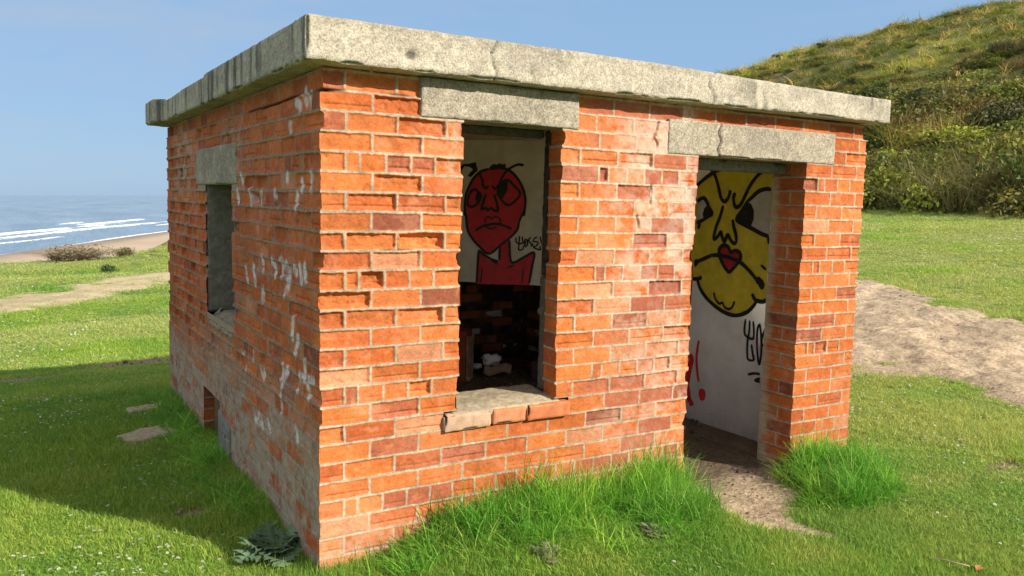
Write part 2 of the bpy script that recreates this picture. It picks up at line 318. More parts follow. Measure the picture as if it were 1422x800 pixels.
class Face:
    """a brick face as a height field: u along the wall, z up, h = how far a point lies behind the wall plane"""
    def __init__(s, u0, u1, du, openings, start_par, seed, recess, zone, res_noise=1.0, soot=False, ends=(True, True), dark=1.0):
        nu = int(round((u1 - u0) / du)) + 1
        s.us = np.linspace(u0, u1, nu); s.nu = nu; s.u0, s.u1 = u0, u1
        U, Z = np.meshgrid(s.us, ZS, indexing='ij'); s.U, s.Z = U, Z
        s.openings = openings
        wob = .004 * (fbm(U * 2.3, Z * 3.1, seed * 1.7, 2, seed) - .5) + .003 * (vnoise(U * 9, Z * 11, seed, seed + 1) - .5)
        d = -(Z + wob)
        n = np.floor(d / C).astype(int) + 1
        t = d - (n - 1) * C
        dz_edge = np.minimum(t, C - t)
        n1 = fbm(U * 40, Z * 40, seed + .5, 3, seed + 3) - .5
        n2 = fbm(U * 150, Z * 150, seed + .5, 2, seed + 4) - .5
        n3 = fbm(U * 14, Z * 18, seed + .5, 3, seed + 8) - .5
        H = np.zeros_like(U); Cc = np.zeros(U.shape + (3,))
        ragged = .004 * (vnoise(U * 60, Z * 60, seed, seed + 6) - .5)
        for c in range(0, int(-ZB / C) + 2):
            rows = n == c
            if not rows.any(): continue
            zm = -(c - .5) * C
            solid = [(u0, u1)]
            for (a, b, z0, z1) in openings:
                if z0 < zm < z1:
                    solid = [q for (p, r) in solid for q in ((p, min(r, a)), (max(p, b), r)) if q[1] - q[0] > .01]
            for k, (a, b) in enumerate(solid):
                sel = rows & (U >= a - 1e-6) & (U <= b + 1e-6)
                if not sel.any(): continue
                e = np.array(fill_course(a, b, c, (c % 2 == 1) == (start_par if k % 2 == 0 else not start_par)))
                uu = U[sel] + .004 * (vnoise(Z[sel] * 14, U[sel] * 3, seed, seed + 12) - .5)
                i = np.clip(np.searchsorted(e, uu) - 1, 0, len(e) - 2)
                dl = uu - e[i]; dr = e[i + 1] - uu
                dl = np.where(i == 0, 1, dl); dr = np.where(i == len(e) - 2, 1, dr)
                ww = e[i + 1] - e[i]
                de = np.minimum(np.minimum(dl, dr), dz_edge[sel]) + ragged[sel]
                nb = len(e) - 1
                rr = np.zeros(nb); cc = np.zeros((nb, 3)); crs = np.zeros(nb); tl = np.zeros((nb, 2)); ww_ = np.zeros(nb)
                for j in range(nb):
                    um = (e[j] + e[j + 1]) / 2
                    key = (9, c, 77) if (abs(a) < 1e-6 and j == 0) else (seed, c, k * 100 + j)
                    g = hrand(*key)
                    rr[j] = max(.0008, recess(um, zm, g)); cc[j] = PAL[g.choice(len(PAL), p=PALW)] * g.uniform(.88, 1.1)
                    crs[j] = g.random() < .38; tl[j] = g.uniform(-1, 1, 2)
                    ww_[j] = g.random()
                r = rr[i]
                inb = ss(JT - .0012, JT + .0035, de)
                v = t[sel] / C
                lu = (uu - (e[i] + e[i + 1]) / 2)
                prof = r * ss(JT - .001, JT + .004 + r * .55, de)
                amp = .0024 + .36 * r
                h = prof + inb * (amp * n1[sel] * 1.5 + amp * n3[sel] * 1.7 + .0012 * n2[sel] + r * .35 * tl[i, 0] * lu / .1)
                cw = np.exp(-((v - .70 - .07 * n3[sel]) / .055) ** 2) * np.clip((ww / 2 - np.abs(lu)) / .03, 0, 1) * crs[i] * inb
                h = h + .006 * cw * np.minimum(1, r / .004)
                hm = .0018 + .0048 * n1[sel] + .0035 * n2[sel] + .0008 * ss(.0045, .0015, r)
                H[sel] = h * inb + hm * (1 - inb) + (.017 if c <= 1 else 0)
                bc = cc[i] * (1 + .55 * n1[sel] + .30 * n3[sel] + .62 * n2[sel])[:, None]
                bc = mix(bc, bc * .5, ss(.10, .17, n2[sel] * .6 + n1[sel] * .55) * .8)
                bc = mix(bc, np.array((.62, .27, .13)), ss(.10, .24, n3[sel] + .3 * n1[sel]) * .35)
                # fresh break inside a spalled brick is brighter; old skin keeps a darker fired face
                bl = fbm(U[sel] * 1.3, Z[sel] * 1.3, seed * 3.1, 3, seed + 20) - .5; bl2 = fbm(U[sel] * 5, Z[sel] * 5, seed * 3.1, 3, seed + 24) - .5
                bc = bc * (1 + .5 * bl + .35 * bl2)[:, None]
                bc = mix(bc, np.array((.50, .30, .20)), np.clip(.9 * ss(.06, .26, bl2 + .8 * n1[sel]), 0, .14))
                mc = MORT * ((1 + .5 * bl + .5 * bl2) * (1 + .9 * n1[sel] + .55 * n2[sel]))[:, None]
                col = mix(mc, bc, inb)
                joint_shade = np.exp(-((de - JT - .0018) / .0016) ** 2) * np.clip(.35 + 1.6 * n3[sel] + n1[sel], 0, 1)  # dark line along the brick edges, joint shadow painted into the colour
                col = mix(col, (.10, .055, .03), joint_shade * .75)
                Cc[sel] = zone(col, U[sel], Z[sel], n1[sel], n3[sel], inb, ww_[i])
        un = Cc.sum(-1) == 0
        Cc[un] = MORT * .8; H[un] = .004
        s.H = H; s.C = Cc * dark
        s.S = np.zeros_like(U)          # sideways shift towards +u, for corners
    def iu(s, u): return int(np.argmin(np.abs(s.us - u)))
    def shift(s, u, prof, sgn, fall=.03):
        w = np.exp(-np.abs(s.U - u) / fall) * np.where(np.abs(s.U - u) < fall * 5, 1, 0)
        s.S += sgn * w * prof[None, :]
    def cells(s):
        uc = (s.us[:-1] + s.us[1:]) / 2; zc = (ZS[:-1] + ZS[1:]) / 2
        m = np.ones((len(uc), len(zc)), bool)
        for (a, b, z0, z1) in s.openings:
            m &= ~((uc[:, None] > a) & (uc[:, None] < b) & (zc[None, :] > z0) & (zc[None, :] < z1))
        return m
    def arrays(s, fn, flip, zlim=None):
        m = s.cells()
        if zlim is not None:
            zc = (ZS[:-1] + ZS[1:]) / 2
            m &= ((zc > zlim[0]) & (zc < zlim[1]))[None, :]
        P = fn(s.U + s.S, s.Z, s.H).reshape(-1, 3)
        F = grid_faces(s.nu, NZ, m, flip)
        return compact(P, F, s.C.reshape(-1, 3))

# openings: (u0, u1, z0, z1)
WIN = (.64, 1.152, -1.436, -.155)
DOOR = (2.012, 2.84, -3., -.236)
WLIN = (.436, 1.24, -.155, .02)
DLIN = (1.80, 3.072, -.236, -.066)
SILL = (.564, 1.236, -1.523, -1.436)
SWIN = (1.545, 2.255, -1.245, -.44)
SLIN = (1.42, 2.52, -.44, -.222)
HATCH = (1.90, 2.39, -3., -1.75)

def rec_front(u, z, g):
    base = .0034 + .004 * (g.random() < .2)
    if u < .62 and z > -1.15: base = .009
    if u < .35 and z > -1.3: base = .011
    if z < -1.5: base = .0028
    return g.gamma(2.0, base / 2)

def zone_front(col, u, z, n1, n3, inb, rnd):
    # lime bloom on the pier beside the door
    wz = ss(1.30, 1.75, u) * ss(2.06, 1.95, u) * (.45 + .55 * ss(-1.2, -.6, z))
    wz = wz * np.clip(.10 + 2.0 * n1 + 3.4 * n3 + .75 * rnd, 0, 1)
    col = mix(col, (.58, .45, .36), wz * .78)
    dk = ss(1.2, 1.4, u) * ss(2.05, 1.9, u) * (rnd < .28)
    col = mix(col, np.array((.30, .10, .07)), dk * .6 * inb)
    # pale scum by the window head and foot of the wall
    f = ss(-1.80, -2.02, z + .12 * n3)
    col = mix(col, (.46, .30, .2), f * np.clip(.45 + n1 * 1.5, 0, .8))
    k = np.exp(-((u - .60) / .05) ** 2) * ss(-.6, -.25, z) * np.clip(.5 + 2 * n1, 0, 1)
    col = mix(col, (.48, .40, .29), k * .6)
    return col

CH = [np.array(c) for c in CHALK]
def chalk_mask(u, z, n1):
    m = np.zeros_like(u)
    for c in CH:
        lo = c.min(0) - .05; hi = c.max(0) + .05
        s = (u > lo[0]) & (u < hi[0]) & (z > lo[1]) & (z < hi[1])
        if not s.any(): continue
        p = np.stack([u[s], z[s]], -1); best = np.full(len(p), 9.)
        for a, b in zip(c[:-1], c[1:]):
            d = b - a; tt = np.clip(((p - a) @ d) / (d @ d), 0, 1)
            best = np.minimum(best, np.hypot(*(p - a - tt[:, None] * d).T))
        m[s] = np.maximum(m[s], ss(.030, .012, best + .010 * n1[s]))
    return m

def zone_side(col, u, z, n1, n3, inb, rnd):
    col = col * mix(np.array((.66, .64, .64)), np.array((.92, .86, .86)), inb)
    # skim of cement left on the foot of the wall
    f = ss(-1.30, -1.72, z + .40 * n3 + .05 * u - .16 * rnd) * np.clip(.85 + 1.7 * n3 + 1.2 * n1 - .5 * (rnd < .16), 0, 1)
    col = mix(col, np.array((.36, .295, .22)) * (1 + .5 * n1 + .5 * n3)[:, None], np.clip(f * 1.0, 0, .92))
    f2 = np.exp(-((z + .28) / .2) ** 2) * np.clip(np.exp(-((u - 1.55) / .22) ** 2) + np.exp(-((u - 3.0) / .4) ** 2), 0, 1) * np.clip(.5 + 3.0 * n3 + n1, 0, 1)
    col = mix(col, (.45, .41, .33), f2 * .9)
    f3 = np.exp(-((u - 1.9) / .45) ** 2) * ss(-1.75, -1.45, z) * ss(-1.22, -1.35, z) * np.clip(.4 + 2.5 * n3, 0, 1)
    col = mix(col, (.33, .25, .17), f3 * .8)
    ck = chalk_mask(u, z, n1)
    col = mix(col, (.74, .71, .71), ck * np.clip(.62 + 1.8 * n1 + 1.0 * n3, 0, .85))
    hz = np.exp(-((u - .8) / .35) ** 2) * np.exp(-((z + .75) / .35) ** 2) * np.clip(n3 * 2 + .15, 0, 1)
    return mix(col, (.5, .42, .4), hz * .4)

def rec_side(u, z, g):
    b = .006
    if u > 2.3: b = .011
    if z < -1.5: b = .0018
    return g.gamma(2.0, b / 2)

front = Face(0, W, .004, [WIN, DOOR, WLIN, DLIN, SILL], True, 3, rec_front, zone_front)
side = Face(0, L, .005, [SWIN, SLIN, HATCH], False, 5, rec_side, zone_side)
rside = Face(0, L, .03, [], False, 8, rec_front, zone_front)
jambD = Face(0, TH + .02, .005, [], False, 12, lambda u, z, g: g.gamma(2., .0022), lambda col, u, z, n1, n3, inb, r: mix(col * .9, (.42, .35, .25), np.clip(ss(.17, .25, u + .08 * n3) + ss(-1.55, -1.8, z) * np.clip(.4 + 3 * n3, 0, 1) * ss(.05, .2, u), 0, .95)))
jambW = Face(0, .11, .005, [], True, 14, lambda u, z, g: g.gamma(2., .003), lambda col, u, z, n1, n3, inb, r: col * .9)
jambWl = Face(0, .11, .01, [], True, 15, lambda u, z, g: g.gamma(2., .003), lambda col, u, z, n1, n3, inb, r: col * .9)
jambDl = Face(0, TH + .02, .01, [], False, 16, lambda u, z, g: g.gamma(2., .003), lambda col, u, z, n1, n3, inb, r: col * .9)
jambH = Face(0, TH, .01, [], False, 18, lambda u, z, g: g.gamma(2., .002), lambda col, u, z, n1, n3, inb, r: mix(col * .85, (.25, .2, .14), .25 * ss(-1.7, -1.6, z)))

# mortar washed out under the first course near the corner
for Fc, umax in ((front, .42), (side, 1.35)):
    k = np.exp(-((Fc.Z + C + .006 * (vnoise(Fc.U * 8, 0, 0, 3) - .5)) / .006) ** 2) * ss(umax, umax * .8, Fc.U) * np.clip(2.2 * vnoise(Fc.U * 6, 1, 0, 31) - .5, 0, 1)
    Fc.H += .045 * k; Fc.C = mix(Fc.C, (.05, .035, .025), np.clip(k * 1.2, 0, .9))
# lintel foot cracks on the pier
for (cu, cz0, cz1) in ((1.72, -.08, -.22), (1.70, -.40, -.5), (1.62, -.55, -.62)):
    path = cu + .03 * (vnoise(front.Z * 25, 0, 0, 8) - .5)
    front.H += .014 * np.exp(-((front.U - path) / .006) ** 2) * ss(cz1 - .01, cz1 + .01, front.Z) * ss(cz0 + .01, cz0 - .01, front.Z)

def lip(h): return np.clip(h, -.004, .022)
# corners: each face is pulled back by the recess of the face round the corner
front.shift(0, lip(side.H[0]), 1); side.shift(0, lip(front.H[0]), 1)
front.shift(W, lip(rside.H[0]), -1, .03); rside.shift(0, lip(front.H[-1]), 1)
i1 = front.iu(DOOR[1]); i0 = front.iu(DOOR[0]); j1 = front.iu(WIN[1]); j0 = front.iu(WIN[0])
ragL = .012 * ss(.45, .7, vnoise(ZS * 15, 0, 0, 77))
front.shift(DOOR[1], lip(jambD.H[0]), 1); jambD.shift(0, lip(front.H[i1]), 1)
front.shift(DOOR[0], lip(jambDl.H[0]) + ragL, -1); jambDl.shift(0, lip(front.H[i0]), 1)
front.shift(WIN[1], lip(jambW.H[0]), 1); jambW.shift(0, lip(front.H[j1]), 1)
front.shift(WIN[0], lip(jambWl.H[0]) + ragL * .5, -1); jambWl.shift(0, lip(front.H[j0]), 1)
# ragged far end and window edges of the shaded wall
endp = lip(side.H[side.iu(L - .05)]) * 1.5
side.shift(L, endp, -1)
side.shift(SWIN[1], lip(side.H[side.iu(SWIN[1] + .05)]) * 1.3, 1)
side.shift(SWIN[0], lip(side.H[side.iu(SWIN[0] - .05)]) * .8, -1)

def part_from(name, chunks, mat, label=None):
    Vs, Fs, Cs, n = [], [], [], 0
    for v, f, c in chunks:
        Vs.append(v); Fs.append(f + n); Cs.append(c); n += len(v)
    o = mesh_obj(name, np.concatenate(Vs), np.concatenate(Fs), mat, hut, np.concatenate(Cs), smooth=False)
    if label: o['label'] = label
    return o

def boxchunk(lst, col):
    v, f = boxes(lst)
    return v, f, np.tile(np.array(col, float), (len(v), 1))

DK = (.30, .20, .13)
fr = front.arrays(lambda u, z, h: np.stack([u, h, z], -1), False)
jd = jambD.arrays(lambda u, z, h: np.stack([DOOR[1] + h, u, z], -1), True, (-3, DOOR[3]))
jdl = jambDl.arrays(lambda u, z, h: np.stack([DOOR[0] - h, u, z], -1), False, (-3, DOOR[3]))
jw = jambW.arrays(lambda u, z, h: np.stack([WIN[1] + h, u, z], -1), True, (WIN[2], WIN[3]))
jwl = jambWl.arrays(lambda u, z, h: np.stack([WIN[0] - h, u, z], -1), False, (WIN[2], WIN[3]))
core = boxchunk([((.06, .07, ZB), (.60, TH - .004, -.002)), ((1.20, .07, ZB), (1.95, TH - .004, -.24)), ((2.90, .07, ZB), (3.31, TH - .004, -.002)),
                 ((.602, .07, ZB), (1.198, TH - .004, -1.53)), ((1.25, .07, -.238), (1.79, TH - .004, -.002)), ((1.80, .07, -.06), (3.06, TH - .006, -.004))], DK)
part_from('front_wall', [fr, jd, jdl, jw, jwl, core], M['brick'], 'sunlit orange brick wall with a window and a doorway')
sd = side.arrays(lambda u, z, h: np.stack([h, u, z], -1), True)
jh = jambH.arrays(lambda u, z, h: np.stack([u + .001, HATCH[1] + h, z], -1), False, (-3, HATCH[3]))
core2 = boxchunk([((.07, .24, ZB), (TH - .004, 1.53, -.002)), ((.07, 2.27, ZB), (TH - .004, 3.70, -.446)), ((.07, 2.53, -.444), (TH - .004, 3.70, -.002)), ((.07, 1.532, -1.74), (TH - .004, 2.268, -1.26)), ((.07, 1.532, -.215), (TH - .004, 2.528, -.003)),
                  ((.12, 1.532, ZB), (TH - .006, 2.268, -1.742))], DK)
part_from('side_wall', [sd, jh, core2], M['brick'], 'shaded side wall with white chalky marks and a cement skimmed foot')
rs = rside.arrays(lambda u, z, h: np.stack([W - h, u, z], -1), False)
core3 = boxchunk([((3.15, .24, ZB), (3.31, L - .07, -.003))], DK)
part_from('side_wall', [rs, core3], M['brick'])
bk = boxchunk([((.012, L - .20, ZB), (W - .012, L - .012, -.004))], (.42, .12, .05))
part_from('back_wall', [bk], M['brick'])

# ---------------------------------------------------------------- concrete
def conc_cols(V, seed, face_dark=None):
    n1 = fbm(V[:, 0] * 70, V[:, 1] * 70, V[:, 2] * 70, 3, seed); n2 = fbm(V[:, 0] * 5, V[:, 1] * 5, V[:, 2] * 7, 3, seed + 2)
    n3 = fbm(V[:, 0] * 22, V[:, 1] * 22, V[:, 2] * 22, 3, seed + 4)
    c = mix(np.array((.49, .435, .345)), np.array((.40, .36, .29)), ss(.42, .62, n2))
    c = c * (.58 + .84 * n1)[:, None]
    c = mix(c, (.15, .125, .095), ss(.62, .70, n1) * .5)
    c = mix(c, (.60, .56, .44), ss(.60, .72, n3) * .5)
    return c

# roof slab
V, Fq = rough_block((-.08, -.08, .012), (3.455, 3.88, .182), .010, .0022, 41, .012, .022)
x, y, z = V.T
top = z > .1
# the far run of the shaded edge steps back and ends in a lump
stp = ss(1.83, 1.88, y) * ss(.3, .05, x)
kz = np.clip((z - .012) / .17, 0, 1)
V[:, 2] -= kz * (.012 * stp + .014 * ss(2.55, 3.05, y) * ss(3.30, 3.15, y) * ss(.4, 0, x))
V[:, 0] -= .05 * ss(3.22, 3.5, y) * ss(.1, -.05, x)
V[:, 2] += kz * .016 * ss(3.3, 3.5, y) * ss(.3, 0, x)
V[:, 2] += (-.024 * ss(1.2, 3.4, x)) * np.clip((z - .012) / .17, 0, 1) + .006 * ss(1.5, 3.4, x) * np.clip((.182 - z) / .17, 0, 1)
V[:, 0] += .004 * stp
under = (z < .05)
V[:, 2] += np.where(under & ((x < .0) | (y < .0)), .010 * (fbm(x * 13, y * 13, 0, 3, 91) - .35), 0)
cs = conc_cols(V, 51)
lf = ss(-.05, -.075, x) * ss(-.075, -.05, y)
stk = fbm(y * 17, z * 1.6, 0, 4, 61) * .8 + .2 * fbm(y * 70, z * 12, 0, 3, 68) - .12 * ss(.10, .02, z) * vnoise(y * 6, 0, 0, 69)
cs = mix(cs, cs * np.array((1.0, 1.03, 1.02)), lf)
cs = mix(cs, (.045, .047, .045), lf * ss(.44, .72, stk + .30 * (fbm(y * 1.8, 0, 0, 2, 62) - .5)) * .8)
ff = ss(-.05, -.075, y)
stf = fbm(x * 26, z * 3, 0, 3, 63)
blot = fbm(x * 2.2, z * 4, 0, 3, 64)
cs = mix(cs, (.10, .095, .075), ff * ss(.55, .75, blot) * ss(.42, .6, stf) * .75)
cs = mix(cs, (.27, .235, .165), ff * ss(.14, .18, z) * np.clip(fbm(x * 18, z * 9, 0, 2, 66) * 1.7 - .3, 0, 1) * .8)
# hairline cracks across the fascia
for cx, a in ((2.005, .022), (.735, .015)):
    pth = cx + a * np.sin(z * 40) + .02 * (fbm(z * 30, 0, 0, 2, 71) - .5)
    k = np.exp(-((x - pth) / .005) ** 2) * ff * np.clip(.2 + 1.3 * vnoise(z * 45, x * 3, 0, 72), 0, 1)
    cs = mix(cs, (.06, .05, .04), k * .9); V[:, 1] += .012 * k
k = np.exp(-((y - 1.855) / .01) ** 2) * lf; cs = mix(cs, (.03, .03, .03), k)
hol = np.exp(-(((x - .35) / .03) ** 2 + ((z - .075) / .02) ** 2)) * ff
cs = mix(cs, (.08, .07, .06), ss(.3, .8, hol) * .8); V[:, 1] += .02 * hol
slab = mesh_obj('roof_slab', V, Fq, M['slab'], hut, cs, smooth=False)

def lintel(lo, hi, seed, crack=None, label=None):
    V, Fq = rough_block(lo, hi, .0065, .0022, seed, .008, .012)
    cs = conc_cols(V, seed + 3) * np.array((.84, .82, .80))
    if crack is not None:
        pth = crack + .010 * np.sin(V[:, 2] * 70)
        k = np.exp(-((V[:, 0] - pth) / .006) ** 2) * (V[:, 1] < .05)
        V[:, 1] += .012 * k; cs = mix(cs, (.06, .05, .04), k)
    o = mesh_obj('lintel', V, Fq, M['lintel'], hut, cs)
    if label: o['label'] = label
lintel((.432, -.004, -.156), (1.243, .222, .008), 101, None, 'concrete lintel over the window')
lintel((1.797, -.003, -.238), (3.073, .222, -.064), 105, 2.15, 'cracked concrete lintel over the doorway')
lintel((-.004, 1.42, -.445), (.222, 2.525, -.22), 109, None, 'grey concrete lintel over the small side window')

# window sill: cement-topped bricks on edge
ch = []
for a, b, yy, zz, cc in ((.562, .80, -.02, -1.523, (.46, .30, .2)), (.806, .985, -.020, -1.519, (.50, .20, .1)), (.99, 1.232, -.026, -1.521, (.50, .16, .065))):
    V, Fq = rough_block((a, yy, zz), (b, .08, -1.447), .008, .003, int(a * 100), .010, .04)
    nn = fbm(V[:, 0] * 40, V[:, 1] * 40, V[:, 2] * 40, 3, 5)
    cs = np.array(cc)[None] * (.75 + .5 * nn)[:, None]
    ch.append((V, Fq, cs))
V, Fq = rough_block((.60, -.012, -1.462), (1.19, .30, -1.425), .01, .005, 207, .014, .03)
V[:, 2] -= .018 * ss(.1, -.02, V[:, 1])
ch.append((V, Fq, np.clip(conc_cols(V, 210) * np.array((.80, .74, .62)), 0, 1)))
part_from('window_sill', ch, M['brick'], 'worn sill of bricks bedded under crumbling cement')

# rendered reveals of the small side window, cement sill; slate plate beside the low hatch
rv = []
for lo, hi, sd_ in (((.012, 2.256, -1.25), (TH + .02, 2.31, -.436), 301), ((.012, 1.50, -1.25), (TH + .02, 1.544, -.436), 302)):
    V, Fq = rough_block(lo, hi, .008, .005, sd_, .012, .02); rv.append((V, Fq, np.tile((.2, .185, .145), (len(V), 1)) * (.6 + .8 * fbm(V[:, 0] * 50, V[:, 1] * 50, V[:, 2] * 50, 3, 4))[:, None]))
V, Fq = rough_block((.0, 1.545, -1.30), (TH + .02, 2.256, -1.238), .009, .007, 303, .03, .05)
V[:, 2] -= .035 * ss(.12, 0, V[:, 0]); rv.append((V, Fq, np.tile((.28, .24, .17), (len(V), 1)) * (.6 + .8 * fbm(V[:, 0] * 50, V[:, 1] * 50, V[:, 2] * 50, 3, 4))[:, None]))
part_from('window_reveal', rv, M['brick'], 'dark cement rendered reveal of the small side window')
V, Fq = rough_block((-.012, 1.60, -2.30), (.10, 1.905, -1.79), .02, .004, 310, .012, .01)
V[:, 2] -= .16 * (1.905 - V[:, 1]) * (V[:, 2] > -1.9)
mesh_obj('slate_plate', V, Fq, M['slate'], hut)

# ---------------------------------------------------------------- inside
ceil = boxes([((.22, .22, .0075), (3.15, 3.53, .0115))])
mesh_obj('ceiling', ceil[0], ceil[1], M['plaster_dim'], hut)

def ribbon(pts, w, closed=False):
    p = np.array(pts, float)
    # Catmull-Rom through the points
    q = []
    n = len(p)
    ext = np.vstack([2 * p[0] - p[1], p, 2 * p[-1] - p[-2]])
    for i in range(n - 1):
        a, b, c, d = ext[i:i + 4]
        for t in np.linspace(0, 1, 7)[:-1]:
            q.append(.5 * ((2 * b) + (c - a) * t + (2 * a - 5 * b + 4 * c - d) * t * t + (3 * b - a - 3 * c + d) * t ** 3))
    q.append(p[-1]); q = np.array(q)
    tg = np.gradient(q, axis=0); tg /= np.maximum(1e-9, np.linalg.norm(tg, axis=1))[:, None]
    nr = np.stack([-tg[:, 1], tg[:, 0]], -1)
    s = np.linspace(0, 1, len(q))
    ww = w * (.92 + .2 * vnoise(s * 9 + p[0, 0] * 30, 0, 0, 5)) * np.clip(np.minimum(s, 1 - s) * len(q) / 1.2 + .45, 0, 1)
    A = q + nr * ww[:, None] / 2; B = q - nr * ww[:, None] / 2
    return A, B

def mural(name, items, to3d, parent, mats):
    """items: ('fill', poly, layer, mat) or ('line', pts, width, layer, mat)"""
    Vs, Fs, mi = [], [], []
    cnt = 0
    for k, it in enumerate(items):
        off = .0012 + it[-2] * .0012 + k * .00004
        if it[0] == 'fill':
            poly = it[1]
            tri = tessellate_polygon([[Vector((a, b, 0)) for a, b in poly]])
            base = len(Vs)
            Vs += [to3d(a, b, off) for a, b in poly]
            for t in tri: Fs.append(tuple(base + i for i in t)); mi.append(it[-1])
        else:
            A, B = ribbon(it[1], it[2])
            base = len(Vs)
            Vs += [to3d(a, b, off) for a, b in A] + [to3d(a, b, off) for a, b in B]
            n = len(A)
            for i in range(n - 1):
                Fs.append((base + i, base + i + 1, base + n + i + 1, base + n + i)); mi.append(it[-1])
    o = mesh_obj(name, np.array(Vs), Fs, None, parent, mats=mats, midx=mi)
    return o

# right-hand plaster wall with the yellow face
V, Fq = boxes([((3.144, .23, ZB), (3.152, 3.52, .007))])
pw = mesh_obj('plaster_wall', V, Fq, M['plaster'], hut); pw['label'] = 'white plaster wall with a painted yellow face'
pm = [M['p_yellow'], M['p_black'], M['p_white'], M['p_red'], M['p_crimson']]
it = []
hid = [(1.26, -.93), (1.36, -.84), (1.42, -.66), (1.36, -.48)]
it.append(('fill', YEL['fill_yellow'] + hid, 0, 0))
for q in YEL['eyes_white']: it.append(('fill', q, 1, 2))
it.append(('fill', YEL['lips'], 1, 3))
it.append(('fill', YEL['red_dot'], 0, 4))
for q in YEL['black_fill']: it.append(('fill', q, 2, 1))
for q in YEL['lines']: it.append(('line', q, .027, 3, 1))
it.append(('line', [YEL['fill_yellow'][-1]] + hid + [YEL['fill_yellow'][0]], .024, 3, 1))
for q in YEL['thin']: it.append(('line', q, .017, 3, 1))
for q in YEL['red_lines']: it.append(('line', q, .022, 1, 4))
for q in YEL['red_thick']: it.append(('line', q, .045, 1, 4))
mural('painted_face', it, lambda a, b, o: (3.144 - o, a, b), pw, pm)

# corner chimney breast with the red figure
DG = 5.325
def d3(u, z, o=0.): return (DG / 2 + u * .70710678 - o * .70710678, DG / 2 - u * .70710678 - o * .70710678, z)
HB = -1.195
ua, ub = -1.21, .67
Vb = [d3(ua, HB), d3(ub, HB), d3(ub, .007), d3(ua, .007), d3(ua, HB, -.10), d3(ub, HB, -.10), d3(ub, .007, -.10), d3(ua, .007, -.10)]
cbx = mesh_obj('chimney_breast', np.array(Vb), [(0, 1, 2, 3), (5, 4, 7, 6), (0, 4, 5, 1), (3, 2, 6, 7), (0, 3, 7, 4), (1, 5, 6, 2)], M['plaster_dim'], hut)
cbx['label'] = 'plastered corner chimney breast with a painted red figure'
it = [('fill', REDF['body'], 0, 4), ('fill', REDF['head'], 1, 4)]
for q in REDF['black_fill']: it.append(('fill', q, 2, 1))
for q in REDF['lines']: it.append(('line', q, .021, 3, 1))
for q in REDF['thin']: it.append(('line', q, .0125, 3, 1))
mural('painted_figure', it, lambda a, b, o: d3(a, b, o), cbx, pm)

# sooty brick hearth behind it, plaster on the remaining inner walls
def zone_soot(col, u, z, n1, n3, inb, rnd):
    c = mix(np.array((.020, .016, .014)), col * .5, np.clip(.12 + .9 * (rnd > .62) * inb + n3, 0, 1))
    return c
ZS_keep = ZS
ZS = np.arange(ZB, -1.18, .012); NZ = len(ZS)
ha = Face(0, 1.40, .012, [], True, 21, lambda u, z, g: g.gamma(2., .003), zone_soot)
hb = Face(0, 1.40, .012, [], False, 22, lambda u, z, g: g.gamma(2., .003), zone_soot)
a1 = ha.arrays(lambda u, z, h: np.stack([3.144 - u, 3.50 + h, z], -1), True)
b1 = hb.arrays(lambda u, z, h: np.stack([3.128 + h, 3.50 - u, z], -1), True)
ZS = ZS_keep; NZ = len(ZS)
def dbox(u0, u1, o0, o1, z0, z1, step, seed, col):
    V, Fq = rough_block((u0, o0, z0), (u1, o1, z1), step, .006, seed, .015, .04)
    P = np.stack([DG / 2 + V[:, 0] * .70710678 - V[:, 1] * .70710678, DG / 2 - V[:, 0] * .70710678 - V[:, 1] * .70710678, V[:, 2]], -1)
    nn = fbm(V[:, 0] * 25, V[:, 1] * 25, V[:, 2] * 25, 3, seed)
    cs = np.array(col)[None] * (.5 + nn)[:, None]
    return P, Fq[:, ::-1], cs
chk = [dbox(-.74, -.52, -.18, .02, ZB, -1.62, .02, 401, (.30, .09, .04)), dbox(-.522, -.505, -.18, .026, ZB, -1.66, .02, 402, (.55, .33, .2)),
       dbox(.02, .28, -.40, -.14, ZB, -1.87, .02, 403, (.07, .05, .04)), dbox(.10, .20, -.34, -.20, -1.868, -1.76, .02, 404, (.32, .10, .045))]
part_from('hearth', [a1, b1] + chk, M['soot'], 'soot blackened brick corner hearth')
V, Fq = boxes([((.22, 3.515, ZB), (3.14, 3.525, .007))]); mesh_obj('plaster_wall', V, Fq, M['plaster_dim'], hut)
V, Fq = boxes([((.222, .24, ZB), (.228, 3.51, -1.25)), ((.222, .24, -1.249), (.228, 1.53, .007)), ((.222, 2.27, -1.249), (.228, 3.51, .007)), ((.222, 1.531, -.44), (.228, 2.269, .007))]); mesh_obj('plaster_wall', V, Fq, M['plaster_dim'], hut)
V, Fq = boxes([((.23, TH, ZB), (.63, TH + .012, .006)), ((1.17, TH, ZB), (2.0, TH + .012, .006)), ((.632, TH, ZB), (1.168, TH + .012, -1.43)), ((2.86, TH + .02, ZB), (3.142, TH + .032, .006)),
                ((2.862, TH + .0325, ZB), (3.14, TH + .035, .006))])
jw_ = rough_block((1.163, .112, -1.43), (1.195, .175, -.862), .012, .006, 505, .01, .03)
mesh_obj('window_jamb', jw_[0], jw_[1], M['render'], hut)
jv_ = rough_block((1.158, .112, -.86), (1.19, .165, -.158), .012, .009, 506, .012, .05)
mesh_obj('window_jamb', jv_[0], jv_[1], plain('rotten_dark_timber', (.035, .026, .018), .95, 30, .5, .004), hut)
V, Fq = boxes([((2.863, TH + .036, ZB), (3.139, TH + .037, .006))]); mesh_obj('plaster_wall', V, Fq, M['plaster'], hut)
